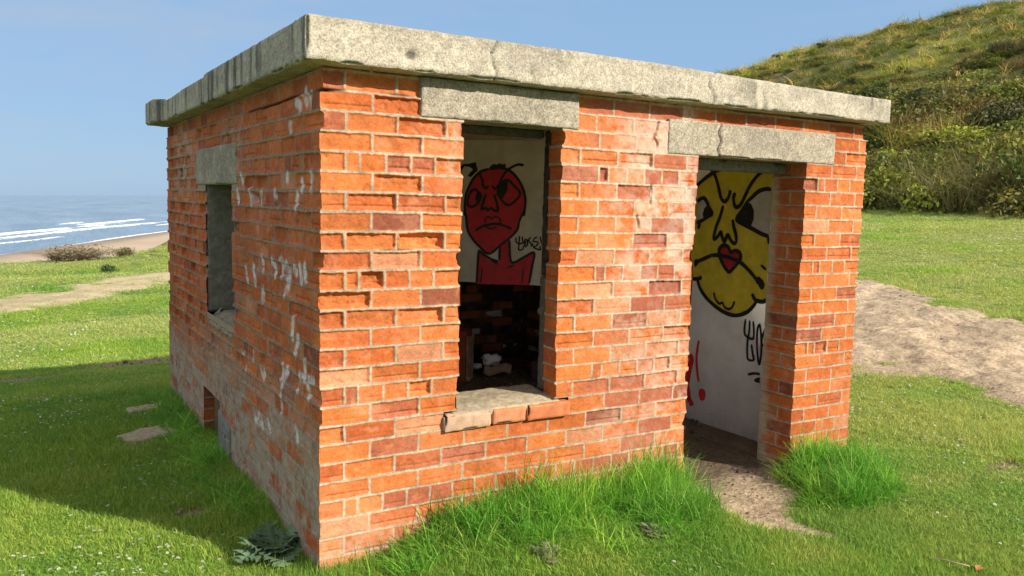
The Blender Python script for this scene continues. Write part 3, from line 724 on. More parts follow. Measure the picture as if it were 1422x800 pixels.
# timber remnant under the door lintel, on the far side of the head
V, Fq = rough_block((2.0, .15, -.30), (2.86, .222, -.239), .015, .003, 501, .008, .02)
mesh_obj('door_head', V, Fq, plain('grey_old_timber', (.16, .15, .12), .9, 40, .4, .003), hut)
V, Fq = rough_block((.62, .16, -.195), (1.17, .222, -.157), .015, .003, 503, .008, .02)
mesh_obj('window_head', V, Fq, plain('dark_old_timber', (.07, .065, .045), .9, 40, .4, .003), hut)
# ================================================================== TERRAIN (world frame, z = 0 at the foot of the nearest corner)
def edge_d(x, y):                      # metres beyond the lip of the bluff
    return (y - 33.5 - .45 * x + 1.5 * (vnoise(np.asarray(x) * .25, np.asarray(y) * 0, 0, 5) - .5)) * .91

def gz(x, y):
    x = np.asarray(x, float); y = np.asarray(y, float)
    wl = 1 - ss(2, 9, x)
    drop = -.115 * np.clip(y - 3.9, 0, 4.0) * ss(3.5, 4.6, y) - .028 * np.clip(y - 7.9, 0, 30)
    rise = np.where(x > 5, .062 * np.sqrt(np.clip(x - 5, 0, None) ** 2 + .5) - .0438, 0)
    rise = np.minimum(rise, 1.6)
    tilt = -.018 * np.clip(x, 0, 3.4) * np.exp(-np.clip(x - 3.4, 0, None) / 1.5) * np.exp(-np.clip(-1.2 - y, 0, None)) * np.exp(-np.clip(y - 3.9, 0, None))
    mound = .07 * ss(.15, .7, x) * ss(2.05, 1.7, x) * ss(-.75, -.15, y) * ss(.2, .0, y)
    mound = mound + .06 * np.exp(-((x - 3.0) / .42) ** 2 - ((y + .16) / .26) ** 2)
    mound = mound - .05 * ss(.5, -.1, x) * ss(-.6, .1, y) * ss(.9, .2, y) * ss(-.9, -.2, x)
    chan = -.035 * ss(1.8, 2.1, x) * ss(2.9, 2.6, x) * ss(-1.0, -.3, y) * ss(.8, .4, y)
    dist = np.hypot(x + 1, y + 3)
    bumps = .05 * (fbm(x * .9, y * .9, 0, 3, 3) - .5) * ss(1.5, 4, dist) * (1 - .8 * ss(.4, 0, np.abs(np.clip(x, 0, 3.4) - x) + np.abs(np.clip(y, 0, 3.75) - y)))
    bumps = bumps + .5 * (fbm(x * .09, y * .09, 0, 3, 4) - .5) * ss(9, 30, dist)
    z = drop * wl + rise + tilt + mound + chan + bumps
    e = edge_d(x, y)
    z = z + .25 * ss(-9, -1, e) * ss(3, 0, e)
    z = np.where(e > 0, np.maximum(z - .75 * e ** 1.1, -13.6), z)
    return z

def inside(x, y, g=0.):
    return (x > -g) & (x < 3.37 + g) & (y > -g) & (y < 3.75 + g)

def seg_dist(x, y, pts):
    best = np.full(np.shape(x), 1e9)
    for a, b in zip(pts[:-1], pts[1:]):
        a = np.array(a); b = np.array(b); d = b - a
        t = np.clip(((x - a[0]) * d[0] + (y - a[1]) * d[1]) / (d @ d), 0, 1)
        best = np.minimum(best, np.hypot(x - a[0] - t * d[0], y - a[1] - t * d[1]))
    return best

def m_door(x, y):                      # trodden earth running out of the doorway
    d = seg_dist(x, y, [(2.45, .6), (2.36, 0), (2.16, -.30), (2.05, -.52), (2.20, -.78)])
    n = fbm(x * 6, y * 6, 0, 3, 21) - .5
    w = .36 * ss(-1.0, .0, y) + .02 + .02 * ss(-.2, .3, y)
    m = ss(w + .10, w - .10, d + .16 * n)
    return m
def m_sand(x, y):                      # broad band of bare sand on the right
    d = seg_dist(x, y, [(3.6, -8), (5.2, -3.5), (6.0, -1), (6.6, .65), (7.2, 3.0), (8.3, 6), (9.4, 10), (11, 16)])
    n = fbm(x * 1.3, y * 1.3, 0, 4, 22) - .5
    w = np.clip(.98 + .32 * (y - .65), .8, 2.0)
    return ss(w + .35, w - .35, d + .8 * n)
def m_worn(x, y):                      # worn track across the grass on the left
    d = seg_dist(x, y, [(-14, 8), (-5, 12.5), (-1.3, 15.9), (1.9, 21), (6, 27), (14, 33)])
    n = fbm(x * .9, y * .9, 0, 4, 23) - .5
    return ss(1.6, .3, d + 2.4 * n) * .9
def m_bare(x, y):
    m = 0
    for (cx, cy, rx, ry) in ((-.38, .95, .17, .15), (-.95, 6.0, .75, .45), (-.2, 7.4, 1.2, .35), (1.08, -.72, .10, .06), (3.95, -.62, .22, .09), (.1, 6.9, .9, .3)):
        m = np.maximum(m, np.exp(-((x - cx) / rx) ** 2 - ((y - cy) / ry) ** 2))
    return ss(.35, .75, m + .5 * (fbm(x * 7, y * 7, 0, 3, 24) - .5))

GRASS_D = np.array((.085, .145, .028)); GRASS_L = np.array((.18, .235, .055)); STRAW = np.array((.34, .28, .13)); SOIL = np.array((.20, .145, .09)); SAND = np.array((.47, .36, .24))

def ground_cols(x, y):
    n1 = fbm(x * .35, y * .35, 0, 4, 31); n2 = fbm(x * 2.2, y * 2.2, 0, 4, 32)
    c = mix(GRASS_D, GRASS_L, ss(.3, .7, .5 * n1 + .5 * n2))
    c = mix(c, STRAW, ss(.50, .68, n2 * .6 + fbm(x * .8, y * .8, 0, 3, 33) * .4) * .75)
    c = mix(c, SOIL, m_bare(x, y))
    e = edge_d(x, y)
    c = mix(c, (.08, .12, .022), ss(-8, -3, e) * .8)
    c = mix(c, (.24, .18, .1), ss(1, 3, e))
    ins = inside(x, y, -.03)
    dk = np.array((.17, .125, .085)) * (.6 + .8 * fbm(x * 9, y * 9, 0, 3, 34))[..., None]
    c = np.where(ins[..., None], dk, c)
    return c

def axis(lo, hi, step, far, g):
    a = list(np.arange(lo, hi + 1e-6, step)); s = step
    while a[-1] < far: s *= g; a.append(a[-1] + s)
    s = step
    while a[0] > -far: s *= g; a.insert(0, a[0] - s)
    return np.array(a)

gx = axis(-3.0, 8.0, .055, 420, 1.07); gy = axis(-2.5, 8.5, .055, 420, 1.07)
X, Y = np.meshgrid(gx, gy, indexing='ij')
V = np.stack([X, Y, gz(X, Y)], -1).reshape(-1, 3)
ground = mesh_obj('ground', V, grid_faces(len(gx), len(gy)), M['terrain'], None, ground_cols(X, Y).reshape(-1, 3), smooth=True)
tag(ground, kind='structure')

M['sand'] = attr_mat('trodden_sand', 26, .55, .03, big=5)
def path(name, x0, x1, y0, y1, st, fn, lift, colf, rough):
    xs = np.arange(x0, x1, st); ys = np.arange(y0, y1, st)
    X, Y = np.meshgrid(xs, ys, indexing='ij'); m = fn(X, Y)
    Z = gz(X, Y) + lift * (m - .35) + rough * m * (fbm(X * 3, Y * 3, 0, 3, 35) - .5) + rough * .45 * m * (fbm(X * 9, Y * 9, 0, 3, 39) - .5)
    mc = np.maximum(np.maximum(m[:-1, :-1], m[1:, :-1]), np.maximum(m[1:, 1:], m[:-1, 1:])) > .02
    F = grid_faces(len(xs), len(ys), mc)
    V, F, Cc = compact(np.stack([X, Y, Z], -1).reshape(-1, 3), F, colf(X, Y).reshape(-1, 3))
    o = mesh_obj(name, V, F, M['sand'], None, Cc, smooth=True); tag(o, kind='structure')
def c_sand(x, y):
    n = fbm(x * 2.2, y * 2.2, 0, 4, 36); n2 = fbm(x * 14, y * 14, 0, 3, 37)
    c = mix(SAND * .8, SAND * 1.08, ss(.3, .7, n)); return mix(c, (.22, .16, .10), ss(.58, .75, n2) * .6)
def c_worn(x, y):
    n = fbm(x * 2, y * 2, 0, 4, 36); return mix((.40, .33, .18), (.50, .41, .26), ss(.35, .65, n))
def c_door(x, y):
    n = fbm(x * 8, y * 8, 0, 4, 38); c = mix((.35, .265, .175), (.47, .36, .24), ss(.35, .65, n))
    c = mix(c, (.13, .095, .062), ss(-.02, .22, y))
    return c
path('dirt_path', 1.4, 3.0, -1.2, .9, .025, m_door, .02, c_door, .02)
path('sandy_path', 2.5, 14, -5, 15, .035, m_sand, .05, c_sand, .10)
path('worn_path', -15, 15, 7, 34, .16, m_worn, .10, c_worn, .05)

# ---------------------------------------------------------------- hillside
def foot_x(y):
    return 23.6 + .15 * (np.clip(y, -60, 60) - 10) + 1.6 * (vnoise(y * .16, 0, 0, 41) - .5)
def hill_z(x, y):
    s = x - foot_x(y)
    b = 1.25
    p = np.where(s < 0, s * .5, 0)
    sc = np.clip(s, 0, None)
    up = .31 * sc - .0030 * np.clip(sc - 34, 0, 60) ** 2
    up = np.where(sc > 85, .31 * 85 - .003 * 51 ** 2 - .05 * (sc - 85), up)
    k = 1.18 * ss(215, 45, y)
    und = 3.2 * (fbm(x * .05, y * .05, 0, 3, 42) - .5) * ss(2, 25, s) + 2.4 * (fbm(x * .17, y * .17, 0, 3, 43) - .5) * ss(0, 6, s)
    return b + p + up * k + und * ss(150, 90, y) - 16 * ss(120, 190, y)
hx = np.concatenate([np.arange(16, 80, .8), np.arange(80, 420, 8)]); hy = np.concatenate([np.arange(-120, -30, 4), np.arange(-30, 130, .9), np.arange(130, 420, 8)])
X, Y = np.meshgrid(hx, hy, indexing='ij'); Z = hill_z(X, Y)
def hill_cols(x, y):
    s = x - foot_x(y)
    n = fbm(x * .08, y * .08, 0, 4, 44); n2 = fbm(x * .5, y * .5, 0, 3, 45)
    c = mix((.075, .085, .025), (.16, .175, .04), ss(.35, .65, n)); c = mix(c, (.22, .19, .09), ss(.5, .68, n2) * .7)
    return mix(c, (.10, .08, .045), ss(14, 4, s) * .5)
hill = mesh_obj('hillside', np.stack([X, Y, Z], -1).reshape(-1, 3), grid_faces(len(hx), len(hy)), M['terrain'], None, hill_cols(X, Y).reshape(-1, 3), smooth=True)
tag(hill, kind='structure')

# ---------------------------------------------------------------- beach and sea (s = metres seaward of the waterline, t = along it)
P0 = np.array((-2., 218.)); TV = np.array((.4207, .907)); NV = np.array((-.907, .4207))
def st2xy(s, t): return P0[0] + NV[0] * s + TV[0] * t, P0[1] + NV[1] * s + TV[1] * t
sb = np.concatenate([np.arange(-260, -30, 10), np.arange(-30, 12, 1.)]); tb = np.concatenate([np.arange(-900, -250, 30), np.arange(-250, 900, 5), np.arange(900, 3000, 60)])
S_, T_ = np.meshgrid(sb, tb, indexing='ij')
bx, by = st2xy(S_, T_)
Zb = -12 - .022 * S_ + .12 * (fbm(S_ * .05, T_ * .02, 0, 3, 51) - .5)
wet = ss(-14, -1, S_ + 8 * (fbm(T_ * .03, S_ * .02, 0, 3, 52) - .5))
cb = mix((.43, .335, .245), (.25, .20, .155), wet)
M['beach'] = attr_mat('beach_sand', 2, .12, .01, big=.05)
beach = mesh_obj('beach', np.stack([bx, by, Zb], -1).reshape(-1, 3), grid_faces(len(sb), len(tb), flip=True), M['beach'], None, cb.reshape(-1, 3), smooth=True); tag(beach, kind='structure')

def geom(a, b, n): return list(np.geomspace(a, b, n))
sw = np.array(list(np.arange(-14, 150, .8)) + geom(152, 30000, 50)); tw = np.array([-x for x in geom(130, 30000, 25)][::-1] + list(np.arange(-125, 760, 2.5)) + geom(770, 30000, 30))
S_, T_ = np.meshgrid(sw, tw, indexing='ij')
wx, wy = st2xy(S_, T_)
def band(c0, wob, sc, width, tail, seed, lo, hi):
    c = c0 + wob * (fbm(T_ * sc, 0, 0, 3, seed) - .5) * 2
    d = S_ - c
    on = ss(lo, hi, fbm(T_ * sc * 1.4, 3, 0, 3, seed + 5))
    crest = np.where(d > 0, np.exp(-(d / (width * .8)) ** 2), np.exp(d / (tail * .65)))
    return crest * on, d, on
foam = np.zeros_like(S_); hgt = np.zeros_like(S_)
for c0, wob, sc, wd, tl, sd_, lo, hi, hh in ((1.5, 3.5, .02, 1.2, 1.8, 61, .0, .1, .0), (36, 4, .012, 1.6, 3.6, 63, .30, .45, .5), (47, 5, .011, 1.6, 4.2, 65, .35, .5, .6), (58, 6, .009, 1.5, 3.2, 67, .42, .54, .75), (67, 6, .010, 1.2, 2.2, 69, .52, .60, .8), (25, 5, .013, .9, 2.2, 73, .45, .6, .25), (100, 8, .008, .9, .8, 71, .66, .74, .7)):
    b, d, on = band(c0, wob, sc, wd, tl, sd_, lo, hi)
    foam = np.maximum(foam, b); hgt += hh * np.exp(-(d / 2.2) ** 2) * (.35 + .65 * on)
streak = fbm(S_ * .35, T_ * .06, 0, 4, 75)
foam = np.clip(foam * (.55 + 1.1 * streak), 0, 1)
hgt += .25 * (fbm(S_ * .09, T_ * .02, 0, 3, 76) - .5) * ss(40, 90, S_) * ss(2000, 300, S_)
Zw = -12.02 + hgt + .02 * np.clip(-S_, 0, 99)
sea = mesh_obj('sea', np.stack([wx, wy, Zw], -1).reshape(-1, 3), grid_faces(len(sw), len(tw), flip=True), None, None, np.repeat(foam.reshape(-1, 1), 3, 1), smooth=True)
tag(sea, kind='structure')
m, nt, bs = new_mat('sea_water')
a = N(nt, 'ShaderNodeAttribute', attribute_name='Col'); co = objco(nt)
mp = N(nt, 'ShaderNodeMapping'); mp.inputs['Rotation'].default_value = (0, 0, math.atan2(-TV[0], TV[1]) * -1); mp.inputs['Scale'].default_value = (1, .22, 1); nt.links.new(co, mp.inputs[0])
w1 = noise(nt, .35, 5, .65, mp.outputs[0]); w2 = noise(nt, .035, 4, .6, mp.outputs[0])
fo = mixc(nt, 1.0, a.outputs['Color'], ramp(nt, noise(nt, .9, 4, .7, mp.outputs[0]), [(.3, (.35,) * 3), (.55, (1.3,) * 3)]), 'MULTIPLY')
fr_ = ramp(nt, fo, [(.28, (0, 0, 0)), (.62, (1, 1, 1))])
wc = ramp(nt, w2, [(.35, (.13, .20, .28)), (.65, (.20, .28, .36))])
nt.links.new(mixc(nt, fr_, wc, (.80, .82, .84)), bs.inputs['Base Color'])
rr = N(nt, 'ShaderNodeMapRange'); rr.inputs['To Min'].default_value = .32; rr.inputs['To Max'].default_value = .9; nt.links.new(fr_, rr.inputs[0]); nt.links.new(rr.outputs[0], bs.inputs['Roughness'])
bs.inputs['IOR'].default_value = 1.33
bump(nt, w1, .9, 1.2, bs)
sea.data.materials.append(m)

# ================================================================== PLANTS
def blades(n, rad, hmin, hmax, w, lean, colA, colB, seed, segs=2):
    """n curved grass blades on a disc"""
    r = np.random.default_rng(seed)
    a = r.uniform(0, 2 * np.pi, n); rr = rad * np.sqrt(r.random(n))
    bx, by = rr * np.cos(a), rr * np.sin(a)
    h = r.uniform(hmin, hmax, n); az = r.uniform(0, 2 * np.pi, n); ln = lean * r.uniform(.2, 1.2, n)
    fa = r.uniform(0, 2 * np.pi, n); ww = w * r.uniform(.7, 1.3, n)
    px, py = np.cos(fa) * ww / 2, np.sin(fa) * ww / 2
    Vs = []; ts = np.linspace(0, 1, segs + 1)
    for t in ts:
        off = ln * h * t ** 2; z = h * (t - .25 * np.minimum(1, ln) * t ** 2)
        k = (1 - t) ** .6 if t < 1 else 0
        cx, cy = bx + np.cos(az) * off, by + np.sin(az) * off
        if t < 1:
            Vs.append(np.stack([cx - px * k, cy - py * k, z], -1)); Vs.append(np.stack([cx + px * k, cy + py * k, z], -1))
        else: Vs.append(np.stack([cx, cy, z], -1))
    V = np.stack(Vs, 1); k = V.shape[1]
    base = np.arange(n)[:, None] * k
    F = []
    for s in range(segs - 1):
        q = [2 * s, 2 * s + 1, 2 * s + 3, 2 * s + 2]
        F.append(np.stack([base[:, 0] + q[0], base[:, 0] + q[1], base[:, 0] + q[2]], -1)); F.append(np.stack([base[:, 0] + q[0], base[:, 0] + q[2], base[:, 0] + q[3]], -1))
    s = segs - 1
    F.append(np.stack([base[:, 0] + 2 * s, base[:, 0] + 2 * s + 1, base[:, 0] + 2 * s + 2], -1))
    mixv = r.random(n) ** 1.3
    c = mix(np.array(colA), np.array(colB), mixv) * r.uniform(.8, 1.2, n)[:, None]
    Cc = np.repeat(c[:, None], k, 1).reshape(-1, 3)
    return V.reshape(-1, 3), np.concatenate(F), Cc

def leaves(P, size, asp, r, colA, colB, nbias=None):
    """one bent quad per point"""
    n = len(P)
    d = r.normal(size=(n, 3)); d /= np.linalg.norm(d, axis=1)[:, None]
    if nbias is not None: d = d * .75 + nbias; d /= np.linalg.norm(d, axis=1)[:, None]
    t = np.cross(d, r.normal(size=(n, 3))); t /= np.linalg.norm(t, axis=1)[:, None]
    b = np.cross(d, t)
    s = size * r.uniform(.6, 1.4, n)[:, None]
    V = np.stack([P - t * s, P - b * s * asp * .6 + d * s * .15, P + t * s, P + b * s * asp * .6 + d * s * .15], 1)
    F = (np.arange(n)[:, None] * 4 + np.arange(4)[None])
    c = mix(np.array(colA), np.array(colB), r.random(n)) * r.uniform(.75, 1.25, n)[:, None]
    return V.reshape(-1, 3), F, np.repeat(c[:, None], 4, 1).reshape(-1, 3)

def shrub_arrays(seed, nl, lobes, size, colA, colB, flat=.75, asp=1.0):
    r = np.random.default_rng(seed); Ps, Ns = [], []
    for k in range(lobes):
        a = r.uniform(0, 6.28); d = r.uniform(0, .65); c = np.array((np.cos(a) * d, np.sin(a) * d, r.uniform(.25, .62) * flat))
        ra = r.uniform(.28, .5)
        m = nl // lobes
        v = r.normal(size=(m, 3)); v /= np.linalg.norm(v, axis=1)[:, None]
        rad = ra * (r.random(m) ** .28) * (1 + .25 * (fbm(v[:, 0] * 3, v[:, 1] * 3, v[:, 2] * 3 + k, 2, seed + k) - .5))
        P = c + v * rad[:, None] * np.array((1, 1, flat)); Ps.append(P); Ns.append(v)
    P = np.concatenate(Ps); Nn = np.concatenate(Ns)
    keep = P[:, 2] > -.05; P = P[keep]; Nn = Nn[keep]
    return leaves(P, size, asp, r, colA, colB, Nn * .6)

def twig_arrays(seed, n, colA, colB, h=(.5, 1.0), w=.02, rad=.8, lean=.5):
    return blades(n, rad, h[0], h[1], w, lean, colA, colB, seed, 2)

PROTO = {}
def proto(coll, name, arr, mat):
    c = PROTO.get(coll)
    if c is None: c = PROTO[coll] = bpy.data.collections.new(coll)
    V, F, Cc = arr
    o = mesh_obj(name, V, F, mat, None, Cc, link=False); c.objects.link(o); return o

def scatter(name, pts, rot, scl, tint, coll, r, kind='stuff', label=None):
    n = len(pts); me = bpy.data.meshes.new(name); me.vertices.add(n)
    me.vertices.foreach_set('co', np.asarray(pts, np.float32).ravel())
    def at(nm, ty, key, arr):
        a = me.attributes.new(nm, ty, 'POINT'); a.data.foreach_set(key, arr.ravel())
    at('rot', 'FLOAT_VECTOR', 'vector', np.asarray(rot, np.float32)); at('scl', 'FLOAT_VECTOR', 'vector', np.asarray(scl, np.float32))
    c4 = np.ones((n, 4), np.float32); c4[:, :3] = tint; at('tint', 'FLOAT_COLOR', 'color', c4)
    at('idx', 'INT', 'value', r.integers(0, len(PROTO[coll].objects), n).astype(np.int32))
    o = bpy.data.objects.new(name, me); COL.objects.link(o)
    ng = bpy.data.node_groups.new(name, 'GeometryNodeTree')
    ng.interface.new_socket('Geometry', in_out='INPUT', socket_type='NodeSocketGeometry'); ng.interface.new_socket('Geometry', in_out='OUTPUT', socket_type='NodeSocketGeometry')
    gi = ng.nodes.new('NodeGroupInput'); go = ng.nodes.new('NodeGroupOutput'); ip = ng.nodes.new('GeometryNodeInstanceOnPoints')
    ci = ng.nodes.new('GeometryNodeCollectionInfo'); ci.inputs['Collection'].default_value = PROTO[coll]; ci.inputs['Separate Children'].default_value = True; ci.inputs['Reset Children'].default_value = True
    def na(nm, ty):
        q = ng.nodes.new('GeometryNodeInputNamedAttribute'); q.data_type = ty; q.inputs['Name'].default_value = nm; return q.outputs['Attribute']
    er = ng.nodes.new('FunctionNodeEulerToRotation'); ng.links.new(na('rot', 'FLOAT_VECTOR'), er.inputs[0])
    ng.links.new(gi.outputs[0], ip.inputs['Points']); ng.links.new(ci.outputs[0], ip.inputs['Instance']); ip.inputs['Pick Instance'].default_value = True
    ng.links.new(na('idx', 'INT'), ip.inputs['Instance Index']); ng.links.new(er.outputs[0], ip.inputs['Rotation']); ng.links.new(na('scl', 'FLOAT_VECTOR'), ip.inputs['Scale'])
    ng.links.new(ip.outputs[0], go.inputs[0])
    md = o.modifiers.new('scatter', 'NODES'); md.node_group = ng
    tag(o, label=label, kind=kind); return o

# short turf
for k in range(6):
    proto('turf_clumps', 'turf_clump', blades(44, .075, .010, .036, .0042, 1.1, (.12, .27, .040), (.40, .505, .10), 100 + k), M['blade'])
for k in range(5):
    proto('long_clumps', 'long_clump', blades(40, .075, .05, .22, .0052, 1.0, (.11, .34, .03), (.36, .60, .085), 120 + k, 4), M['blade'])
r = np.random.default_rng(5)
n = 250000
lr = np.exp(r.uniform(np.log(2.3), np.log(42), n)); az = .5446 + r.uniform(-1.15, 1.15, n)
px = -1.07 + lr * np.sin(az); py = -3.22 + lr * np.cos(az)
soil = np.maximum.reduce([m_door(px, py), m_sand(px, py), m_worn(px, py) * .9, m_bare(px, py)])
thin = .5 * (seg_dist(px, py, [(3.6, -8), (5.2, -3.5), (6.0, -1), (6.6, .65), (7.6, 3.1), (8.6, 6), (9.6, 10)]) < np.clip(1.5 + .3 * (py - .65), 1.2, 2.8)) * ss(.4, .6, fbm(px * 3, py * 3, 0, 3, 96))
soil = np.maximum(soil, thin)
keep = ~inside(px, py, .015) & (r.random(n) > soil * 1.05) & (edge_d(px, py) < 1.5) & (px < foot_x(py) + 2)
px, py, lr, az = px[keep], py[keep], lr[keep], az[keep]; n = len(px)
g1 = fbm(px * .35, py * .35, 0, 4, 31); g2 = fbm(px * 2.2, py * 2.2, 0, 4, 32); g3 = fbm(px * .8, py * .8, 0, 3, 33)
tint = mix((.82, .95, .85), (1.25, 1.15, .95), ss(.35, .65, .5 * g1 + .5 * g2))
straw = np.maximum(ss(.48, .66, g2 * .55 + g3 * .45) * (.35 + .65 * ss(.5, 2.5, px)), ss(1.9, 3.6, px) * ss(.22, .56, fbm(px * 1.6, py * 1.6, 0, 4, 98)) * 1.15)
straw = np.maximum(straw, np.exp(-((px - 3.2) / .40) ** 2 - ((py + .50) / .10) ** 2) * 1.3)
tint = mix(tint, (1.62, 1.12, 1.7), np.clip(straw * .72, 0, .9))
tint = tint * (1 + .18 * ss(2.4, 4.2, px))[:, None]
farstraw = ss(9, 15, lr) * ss(.38, .58, fbm(px * .55, py * .9, 0, 4, 97))
tint = mix(tint, (1.9, 1.30, 2.6), farstraw * .7)
far = np.clip(lr / 7, 1, 4)
hs = (.65 + 1.0 * ss(.35, .7, fbm(px * 1.1, py * 1.1, 0, 3, 81))) * r.uniform(.7, 1.3, n) * (1 + .12 * (far - 1))
near_wall = np.exp(-np.clip(np.maximum(np.maximum(-px, px - 3.37), np.maximum(-py, py - 3.75)), 0, 9) / .12)
hs = hs * (1 + 1.3 * near_wall * ~((py < 0) & (px > 1.9) & (px < 2.6)))
scatter('lawn_grass', np.stack([px, py, gz(px, py) - .003], -1), np.stack([r.normal(0, .12, n), r.normal(0, .12, n), r.uniform(0, 6.28, n)], -1), np.stack([far, far, hs], -1), tint, 'turf_clumps', r)

# long grass at the foot of the sunny wall, and beside the doorway pier
def long_pts(n, fn, box, seed):
    r = np.random.default_rng(seed); x = r.uniform(box[0], box[1], n); y = r.uniform(box[2], box[3], n)
    w = fn(x, y); k = (r.random(n) < w) & ~inside(x, y, .0); return x[k], y[k], w[k], r
def w_wall(x, y):
    reach = -.06 - .42 * ss(.1, .9, x) * ss(2.35, 1.55, x)
    return ss(reach - .22, reach + .26, y + .30 * (fbm(x * 3.5, y * 3.5, 0, 2, 82) - .5)) * ss(.0, .16, x) * (.35 + .65 * ss(.40, .55, fbm(x * 6, y * 6, 0, 2, 90))) * ss(2.12, 1.96, x) * (1 - m_door(x, y))
def w_side(x, y):
    return ss(-.42, -.10, x + .14 * (fbm(x * 5, y * 3, 0, 2, 85) - .5)) * ss(.1, .5, y) * ss(3.9, 3.4, y) * (1 - m_bare(x, y)) * (.35 + .65 * ss(.4, .6, fbm(x * 3, y * 3, 0, 2, 89)))
def w_pier(x, y):
    d = np.hypot((x - 2.90) / .36, (y + .18) / .28)
    d2 = np.hypot((x - 2.80) / .40, (y + .38) / .25)
    return np.maximum(ss(1.1, .7, d + .35 * (fbm(x * 5, y * 5, 0, 2, 83) - .5)), .9 * ss(1.1, .6, d2)) * (1 - .9 * m_door(x, y))
for nm, fn, bxx, cnt, sd_, hk in (('long_grass', w_wall, (0, 2.2, -.95, 0.), 2600, 91, 1.0), ('long_grass', w_pier, (2.3, 3.7, -.75, .15), 1100, 92, 1.0), ('long_grass', w_side, (-.55, 0, .05, 3.9), 1500, 93, 1.0)):
    x, y, w, r = long_pts(cnt, fn, bxx, sd_); n = len(x)
    if fn is w_wall: hgt_ = .30 + 1.0 * ss(-.65, -.02, y) * (.5 + .5 * ss(.2, .8, x)) * (.55 + .9 * vnoise(x * 7, y * 7, 0, 94))
    elif fn is w_side: hgt_ = .22 + .38 * w
    else: hgt_ = (.20 + .62 * w) * (.6 + .9 * vnoise(x * 8, y * 8, 0, 95))
    s = hgt_ * r.uniform(.6, 1.35, n)
    g = fbm(x * 3, y * 3, 0, 3, 84)
    tt = mix((.75, .92, .8), (1.5, 1.3, 1.2), ss(.4, .7, g)) * r.uniform(.85, 1.15, n)[:, None]
    tt = mix(tt, (1.9, 1.15, 2.4), (r.random(n) < .17) * .85)
    tt = mix(tt, (.55, .62, .6), (r.random(n) < .25) * .8)
    scatter(nm, np.stack([x, y, gz(x, y) - .01], -1), np.stack([r.normal(0, .16, n), r.normal(0, .16, n), r.uniform(0, 6.28, n)], -1), np.stack([np.ones(n), np.ones(n), s], -1), tt, 'long_clumps', r)

# daisies
def daisy(seed, closed):
    r = np.random.default_rng(seed); V, F, Cc = [], [], []
    k = 12; h = r.uniform(.025, .045)
    for i in range(k):
        a = i / k * 6.283; da = .22
        up = .5 if closed else .12
        p = [(0.002 * math.cos(a), .002 * math.sin(a), h), (.0085 * math.cos(a - da), .0085 * math.sin(a - da), h + .006 * up), (.0105 * math.cos(a), .0105 * math.sin(a), h + .008 * up), (.0085 * math.cos(a + da), .0085 * math.sin(a + da), h + .006 * up)]
        F.append((len(V), len(V) + 1, len(V) + 2, len(V) + 3)); V += p; Cc += [(.82, .82, .80)] * 4
    b = len(V)
    for i in range(4):
        a = i * 1.5708; V.append((.0032 * math.cos(a), .0032 * math.sin(a), h + .002)); Cc.append((.75, .5, .03))
    F.append((b, b + 1, b + 2, b + 3))
    b = len(V); V += [(-.0008, 0, 0), (.0008, 0, 0), (.0008, 0, h), (-.0008, 0, h)]; Cc += [(.1, .16, .04)] * 4; F.append((b, b + 1, b + 2, b + 3))
    return np.array(V), np.array(F), np.array(Cc)
for k in range(3): proto('daisy_heads', 'daisy_head', daisy(140 + k, k == 2), M['blade'])
r = np.random.default_rng(6); n = 60000
lr = np.exp(r.uniform(np.log(2.6), np.log(24), n)); az = .5446 + r.uniform(-.75, .75, n)
px = -1.07 + lr * np.sin(az); py = -3.22 + lr * np.cos(az)
cl = fbm(px * .75, py * .75, 0, 3, 86)
den = ss(.48, .64, cl) * .26 + .014
den = den + .75 * np.exp(-((px + .95) / .40) ** 2 - ((py - 3.9) / 1.3) ** 2) * ss(.42, .6, fbm(px * 2.5, py * 2.5, 0, 2, 87)) + .35 * np.exp(-((px - 4.4) / .7) ** 2 - ((py + .1) / .5) ** 2) + .10 * ss(8, 10, py) * ss(15, 13, py)
soil = np.maximum.reduce([m_door(px, py), m_sand(px, py), m_worn(px, py), m_bare(px, py)])
keep = (r.random(n) < den) & ~inside(px, py, .1) & (soil < .2) & (w_wall(px, py) < .2) & (w_pier(px, py) < .2)
px, py, lr = px[keep], py[keep], lr[keep]; n = len(px)
sc_ = np.clip(lr / 9, .8, 2.2)[:, None] * r.uniform(.7, 1.1, (n, 1)) * np.ones((1, 3))
scatter('daisies', np.stack([px, py, gz(px, py)], -1), np.stack([r.normal(0, .3, n), r.normal(0, .3, n), r.uniform(0, 6.28, n)], -1), sc_, np.ones((n, 3)), 'daisy_heads', r)

# pebbles and crumbs on the trodden earth
def pebble(seed):
    V, F = rough_block((-.5, -.4, -.3), (.5, .4, .3), .34, .12, seed, .3, .2)
    V = V / np.maximum(.35, np.linalg.norm(V, axis=1))[:, None] * .5
    return V, F, np.tile((.5, .42, .33), (len(V), 1))
for k in range(3): proto('pebble_shapes', 'pebble', pebble(150 + k), M['blade'])
r = np.random.default_rng(8); n = 44000
lr = np.exp(r.uniform(np.log(2.6), np.log(18), n)); az = .5446 + r.uniform(-.7, .75, n)
px = -1.07 + lr * np.sin(az); py = -3.22 + lr * np.cos(az)
soil = np.maximum.reduce([m_door(px, py), m_sand(px, py), m_bare(px, py)])
keep = (r.random(n) < np.maximum(soil * .55, .8 * (inside(px, py, -.02) & (px > 1.9)))) & ~(inside(px, py, .03) & ~inside(px, py, -.24) & ~((px > 2.03) & (px < 2.82)))
px, py, lr = px[keep], py[keep], lr[keep]; n = len(px)
sc_ = (r.gamma(1.6, .0042, (n, 1)) + .003) * np.clip(lr / 6, 1, 2)[:, None] * np.ones((1, 3))
pt = mix((.35, .32, .30), (1.1, 1.05, 1.0), r.random(n)); pt[inside(px, py, -.05)] *= .55
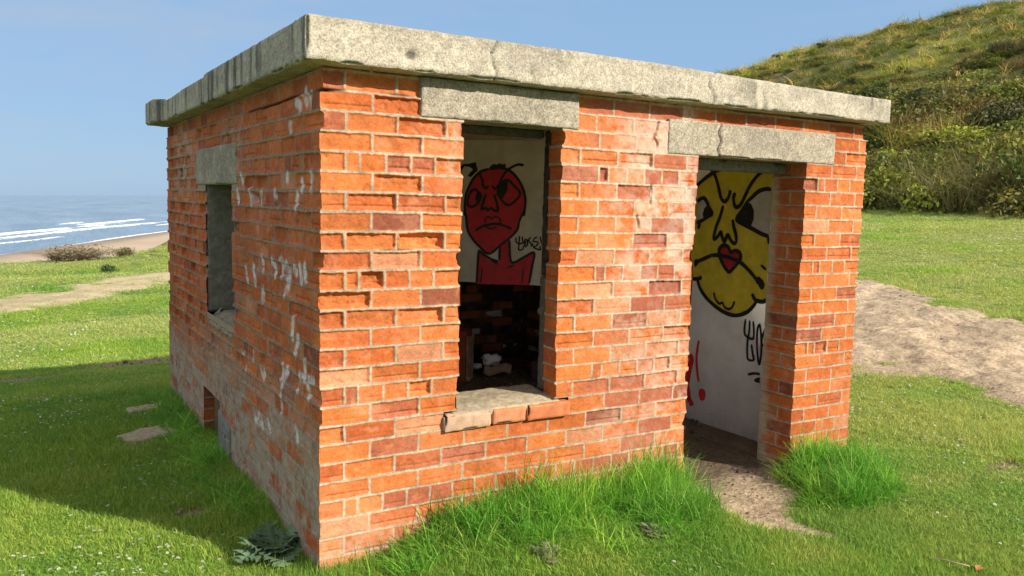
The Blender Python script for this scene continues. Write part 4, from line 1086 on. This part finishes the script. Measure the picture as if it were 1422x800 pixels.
scatter('loose_grit', np.stack([px, py, gz(px, py) + .012], -1), r.uniform(0, 6.28, (n, 3)), sc_, pt, 'pebble_shapes', r)

# scrub on the hillside
for k in range(6): proto('scrub_forms', 'scrub_form', shrub_arrays(160 + k, 2200, 9, .040, (.075, .10, .028), (.16, .18, .05), .8), M['leaf'])
for k in range(2): proto('scrub_forms', 'scrub_form', twig_arrays(170 + k, 900, (.13, .12, .06), (.24, .20, .10), (.25, .85), .016, .85, .8), M['leaf'])
r = np.random.default_rng(9); n = 13000
hy_ = r.uniform(-12, 118, n); hs_ = -1 + 64 * r.random(n) ** 1.15; hx_ = foot_x(hy_) + hs_
zone = fbm(hx_ * .07, hy_ * .07, 0, 3, 46); zone2 = fbm(hx_ * .30, hy_ * .22, 0, 3, 47)
dens = np.clip(ss(34, 12, hs_) + ss(.42, .52, zone), .30, 1)
keep = r.random(n) < dens
hx_, hy_, hs_, zone, zone2 = hx_[keep], hy_[keep], hs_[keep], zone[keep], zone2[keep]; n = len(hx_)
tint = np.ones((n, 3))
pal = np.array([(.95, .95, .75), (1.6, 1.55, .95), (.60, .60, .55), (1.8, 1.4, 1.05), (2.3, 2.1, 1.0), (1.6, 1.15, .95), (1.1, 1.2, .75)])
pick = np.clip((zone2 * 10 - 1.6 + r.normal(0, 1.5, n)).astype(int), 0, 6)
tint = pal[pick] * r.uniform(.65, 1.35, n)[:, None]
big = (.55 + 1.1 * ss(30, 4, hs_)) * r.uniform(.6, 1.35, n) * (1 + .006 * np.clip(hy_, 0, 100))
scatter('hillside_scrub', np.stack([hx_, hy_, hill_z(hx_, hy_) - .25], -1), np.stack([r.normal(0, .1, n), r.normal(0, .1, n) , r.uniform(0, 6.28, n)], -1), np.stack([big, big, big * r.uniform(.65, 1.0, n)], -1), tint, 'scrub_forms', r)

# tussocks of rough grass between the bushes
r = np.random.default_rng(19); n = 11000
ty = r.uniform(-12, 112, n); tx = foot_x(ty) - 2.2 + 69 * r.random(n); g = fbm(tx * .09, ty * .09, 0, 3, 48)
tt = mix((.65, .36, .5), (1.9, .88, 1.3), ss(.38, .62, g)) * r.uniform(.75, 1.25, n)[:, None]
tt = mix(tt, (3.4, 1.15, 3.2), (r.random(n) < .22) * .8)
s = r.uniform(3.0, 6.5, n) * (.45 + .55 * ss(-1, 4, tx - foot_x(ty)))
scatter('hillside_grass', np.stack([tx, ty, np.maximum(hill_z(tx, ty), gz(tx, ty)) - .03], -1), np.stack([r.normal(0, .2, n), r.normal(0, .2, n), r.uniform(0, 6.28, n)], -1), np.stack([s * 1.5, s * 1.5, s * .7], -1), tt, 'long_clumps', r)

def join(chunks):
    Vs, Fs, Cs, n = [], [], [], 0
    for V, F, Cc in chunks:
        F = np.asarray(F)
        if F.shape[1] == 3: F = np.concatenate([F, F[:, 2:3]], 1)
        Vs.append(V); Fs += [tuple(dict.fromkeys(map(int, f))) for f in (F + n)]; Cs.append(Cc); n += len(V)
    return np.concatenate(Vs), Fs, np.concatenate(Cs)

def plant(name, loc, arr, sc, label, cat, mat='leaf_own', rz=0., group=None):
    V, F, Cc = arr
    o = mesh_obj(name, V, F, M[mat], None, Cc); o.location = loc; o.scale = sc; o.rotation_euler.z = rz
    return tag(o, label, cat, group)

# two dry bushes on the lip of the bluff and a small green plant in the meadow
a = twig_arrays(201, 1500, (.20, .15, .10), (.32, .25, .17), (.5, .95), .016, .38, 1.5); b = shrub_arrays(202, 2200, 9, .035, (.17, .14, .08), (.28, .22, .14), .95)
plant('dry_bush', (1.05, 33.2, gz(1.05, 33.2) - .05), join([a, b]), (1.6, 1.2, .78), 'wide dry brown bush on the grassy edge above the beach', 'bush')
a = twig_arrays(203, 500, (.20, .16, .09), (.28, .22, .13), (.4, .9), .02, .35, 1.3); b = shrub_arrays(204, 700, 5, .05, (.10, .12, .04), (.2, .18, .08), .8)
plant('dry_bush', (2.95, 34.0, gz(2.95, 34.0) - .05), join([a, b]), (.62, .6, .62), 'small olive bush to the right of the wide dry bush above the beach', 'bush')
plant('leafy_plant', (1.5, 25.5, gz(1.5, 25.5) - .05), shrub_arrays(205, 900, 6, .07, (.035, .075, .018), (.06, .11, .03), .8), (.42, .40, .42), 'small dark green leafy plant alone in the meadow on the left', 'plant')

# thistles: rosettes of pinnate, spiny leaves
def thistle(seed, nleaf, ln, colr=(.12, .19, .10)):
    r = np.random.default_rng(seed); ch = []
    for k in range(nleaf):
        a = k * 2.4 + r.uniform(-.25, .25); L_ = ln * r.uniform(.55, 1.1); el = r.uniform(.5, 1.35); bend = r.uniform(.3, .75)
        V, F = [], []
        def rib(t): return np.array((math.cos(el) * L_ * t, 0, L_ * (math.sin(el) * t - bend * math.sin(el) * t * t) + .02 * L_ * math.sin(9 * t)))
        m = 9
        for i in range(m):
            t0, t1 = i / m, (i + 1) / m; w = .03 * L_ * (1.1 - t0)
            p, q = rib(t0), rib(t1); b = len(V)
            V += [p + (0, -w, 0), p + (0, w, 0), q + (0, w * .9, 0), q + (0, -w * .9, 0)]; F.append((b, b + 1, b + 2, b + 3))
            ll = .30 * L_ * math.sin(math.pi * (.12 + .8 * t0)) * r.uniform(.75, 1.2)
            for sg in (-1, 1):
                up = r.uniform(-.15, .45) * ll; b = len(V); mid = (p + q) / 2
                V += [p + (0, sg * w, 0), q + (0, sg * w, 0), mid + (.30 * ll, sg * (w + ll * .62), up * .7), mid + (.55 * ll, sg * (w + ll), up), mid + (-.02 * ll, sg * (w + ll * .75), up * .5 + .06 * ll)]
                F += [(b, b + 1, b + 2), (b, b + 2, b + 4), (b + 2, b + 3, b + 4)] if sg > 0 else [(b + 1, b, b + 2), (b + 2, b, b + 4), (b + 3, b + 2, b + 4)]
        V = np.array(V); R2 = np.array([[math.cos(a), -math.sin(a), 0], [math.sin(a), math.cos(a), 0], [0, 0, 1]])
        c = np.array(colr) * r.uniform(.7, 1.35)
        F = [f if len(f) == 4 else (f[0], f[1], f[2], f[2]) for f in F]
        ch.append((V @ R2.T, np.array(F), np.tile(c, (len(V), 1))))
    return join(ch)
for nm, x, y, s, lab in (('thistle', -.14, .34, .24, 'large blue green thistle growing against the foot of the shaded wall'), ('thistle', 1.36, -.45, .12, 'pale thistle in the grass in front of the window'),
                         ('thistle', .78, -.42, .10, 'tiny thistle in the short grass nearest the camera')):
    plant(nm, (x, y, float(gz(x, y)) + .005), thistle(int(abs(x) * 1000), 22, s, (.25, .26, .15) if y < 0 else (.12, .19, .10)), (1, 1, 1), lab, 'thistle')

# flat stones sunk in the shaded turf
M['stone'] = plain('pale_flat_stone', (.33, .26, .18), .9, 40, .35, .004)
for x, y, rx, ry, rz, lab in ((-.37, 2.5, .19, .16, .4, 'larger flat stone sunk in the shaded grass beside the hut'), (-.30, 3.2, .16, .11, .1, 'smaller flat stone sunk in the shaded grass behind the larger stone')):
    V, F = rough_block((-rx, -ry, -.05), (rx, ry, .022), .02, .007, int(y * 100), .04, .05)
    ang = np.arctan2(V[:, 1], V[:, 0]); k = 1 - .28 * vnoise(np.cos(ang) * 2 + 5, np.sin(ang) * 2 + 5, 0, int(y * 10)); V[:, :2] *= k[:, None]
    o = mesh_obj('flat_stone', V, F, M['stone']); o.location = (x, y, float(gz(x, y)) + .014); o.rotation_euler.z = rz
    tag(o, lab, 'stone')

# a dead twig and a fallen leaf near the camera
r = np.random.default_rng(12)
tt = np.linspace(0, 1, 9); cx = np.stack([.16 * tt - .08, .012 * np.sin(tt * 5), .012 + .012 * np.sin(tt * 3)], -1)
V, F = [], []
for i, c in enumerate(cx):
    for k in range(6):
        a = k * 1.0472; V.append((c[0], c[1] + .0032 * (1.2 - .6 * tt[i]) * math.cos(a), c[2] + .0032 * (1.2 - .6 * tt[i]) * math.sin(a)))
for i in range(8):
    for k in range(6): F.append((i * 6 + k, i * 6 + (k + 1) % 6, (i + 1) * 6 + (k + 1) % 6, (i + 1) * 6 + k))
F += [tuple(range(5, -1, -1)), tuple(range(48, 54))]
o = mesh_obj('twig', np.array(V), F, plain('dry_twig', (.42, .33, .2), .9)); o.location = (2.30, -1.27, float(gz(2.30, -1.27)) + .03); o.rotation_euler = (0, .12, 1.9)
tag(o, 'dry straw coloured twig lying on the turf near the camera', 'twig')
V, F = [], []
for i in range(7):
    t = i / 6; w = .022 * math.sin(math.pi * (t * .9 + .05))
    for s_ in (-1, 0, 1): V.append((.06 * t - .03, s_ * w * .75, .004 * abs(s_) + .004 * math.sin(t * 3)))
for i in range(6):
    b = i * 3; F += [(b, b + 3, b + 4, b + 1), (b + 1, b + 4, b + 5, b + 2)]
V2 = [(a, b_, c - .0012) for a, b_, c in V]; nV = len(V); F += [tuple(nV + q for q in reversed(f)) for f in list(F)]
o = mesh_obj('fallen_leaf', np.array(V + V2), F, plain('dead_orange_leaf', (.36, .15, .05), .7)); o.location = (2.37, -1.36, float(gz(2.37, -1.36)) + .034); o.rotation_euler = (.1, 0, .3)
tag(o, 'curled orange dead leaf on the turf near the camera', 'leaf')

# rubbish in the hearth (stands in the hut's frame, so carry it over)
def hutpt(x, y, z): return hut.matrix_world @ Vector((x, y, z))
def crumple(seed, size, col, mat, loc, name, label, cat, amp=.45, fl=.6):
    r = np.random.default_rng(seed)
    nu, nv = 22, 14
    A, B = np.meshgrid(np.linspace(0, 2 * np.pi, nu), np.linspace(.02, np.pi - .02, nv), indexing='ij')
    P = np.stack([np.cos(A) * np.sin(B), np.sin(A) * np.sin(B), np.cos(B)], -1)
    P[-1] = P[0]
    rad = 1 + amp * (vnoise(P[..., 0] * 2.6 + 9, P[..., 1] * 2.6, P[..., 2] * 2.6, seed) - .5) * 2 + .25 * (vnoise(P[..., 0] * 7 + 9, P[..., 1] * 7, P[..., 2] * 7, seed + 1) - .5)
    P = P * rad[..., None] * np.array(size) * .5
    o = mesh_obj(name, P.reshape(-1, 3), grid_faces(nu, nv), mat); o.location = loc
    return tag(o, label, cat)
foil = plain('crumpled_white_plastic', (.80, .80, .80), .3, 20, .08, .002, .5)
crumple(31, (.17, .13, .11), None, foil, hutpt(2.64, 3.20, -1.93), 'crumpled_wrapper', 'crumpled white plastic wrapper lying in the sooty hearth', 'litter')
card = plain('torn_brown_card', (.36, .25, .16), .9)
V, F = rough_block((-.12, -.06, -.004), (.12, .06, .004), .015, .003, 33, .004)
V[:, 2] += .03 * np.sin(V[:, 0] * 22) + .02 * np.sin(V[:, 1] * 40)
o = mesh_obj('torn_cardboard', V, F, card); o.location = hutpt(2.62, 3.05, -1.985); o.rotation_euler = (.25, .15, -.6)
tag(o, 'torn piece of brown cardboard under the white wrapper', 'cardboard')
crumple(35, (.10, .08, .05), None, foil, hutpt(2.50, 3.22, -1.98), 'paper_scrap', 'scrap of white paper at the left of the hearth floor', 'litter', .3)

# ================================================================== LIGHT, SKY, CAMERA
EL, AZ = math.radians(30), math.radians(147)
sd3 = Vector((math.cos(EL) * math.sin(AZ), math.cos(EL) * math.cos(AZ), math.sin(EL)))
sl = bpy.data.lights.new('sun', 'SUN'); sl.energy = 4.0; sl.angle = math.radians(.53); sl.color = (1.0, .93, .80)
so = bpy.data.objects.new('sun', sl); COL.objects.link(so); so.rotation_euler = sd3.to_track_quat('Z', 'Y').to_euler()
wd = bpy.data.worlds.new('World'); SC.world = wd; wd.use_nodes = True
nt = wd.node_tree; bg = nt.nodes['Background']
sk = N(nt, 'ShaderNodeTexSky'); sk.sky_type = 'NISHITA'; sk.sun_disc = False; sk.sun_elevation = EL; sk.sun_rotation = AZ
sk.air_density = 1.0; sk.dust_density = .4; sk.ozone_density = 2.0; sk.altitude = 10
tc = N(nt, 'ShaderNodeTexCoord'); mp = N(nt, 'ShaderNodeMapping'); mp.inputs['Scale'].default_value = (1.6, 1.6, 6.5); nt.links.new(tc.outputs['Generated'], mp.inputs[0])
cn = noise(nt, 1.5, 6, .62, mp.outputs[0], .6)
cf = ramp(nt, cn, [(.44, (0, 0, 0)), (.74, (.55, .55, .55))])
base = mixc(nt, .86, sk.outputs[0], (1.74, 2.84, 4.40))
# made-up bright cloud veil overhead, added to the sky as fill light
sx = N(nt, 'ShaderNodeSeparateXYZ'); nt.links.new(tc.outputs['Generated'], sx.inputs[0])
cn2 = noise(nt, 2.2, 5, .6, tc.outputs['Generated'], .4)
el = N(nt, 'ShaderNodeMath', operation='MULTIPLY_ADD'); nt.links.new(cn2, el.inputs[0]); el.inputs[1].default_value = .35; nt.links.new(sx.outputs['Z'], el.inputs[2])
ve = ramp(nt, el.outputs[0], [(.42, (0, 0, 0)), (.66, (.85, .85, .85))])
c1 = mixc(nt, cf, base, (2.9, 3.3, 4.0))
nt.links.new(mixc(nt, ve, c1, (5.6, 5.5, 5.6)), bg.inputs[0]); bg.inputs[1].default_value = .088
cam = bpy.data.cameras.new('camera'); cam.sensor_width = 36; cam.lens = 36 * 1152.9 / 1422; cam.clip_end = 60000; cam.clip_start = .05
co_ = bpy.data.objects.new('camera', cam); COL.objects.link(co_); co_.location = (-1.0748, -3.2175, 1.5654)
co_.rotation_euler = (math.pi / 2 - math.atan(129 / 1152.9), 0, -.5446); SC.camera = co_
SC.view_settings.view_transform = 'Standard'; SC.view_settings.look = 'None'; SC.view_settings.gamma = 1; SC.view_settings.exposure = .93
SC.render.engine = 'CYCLES'; SC.cycles.max_bounces = 8; SC.cycles.diffuse_bounces = 6
try: SC.cycles.use_denoising = True
except Exception: pass
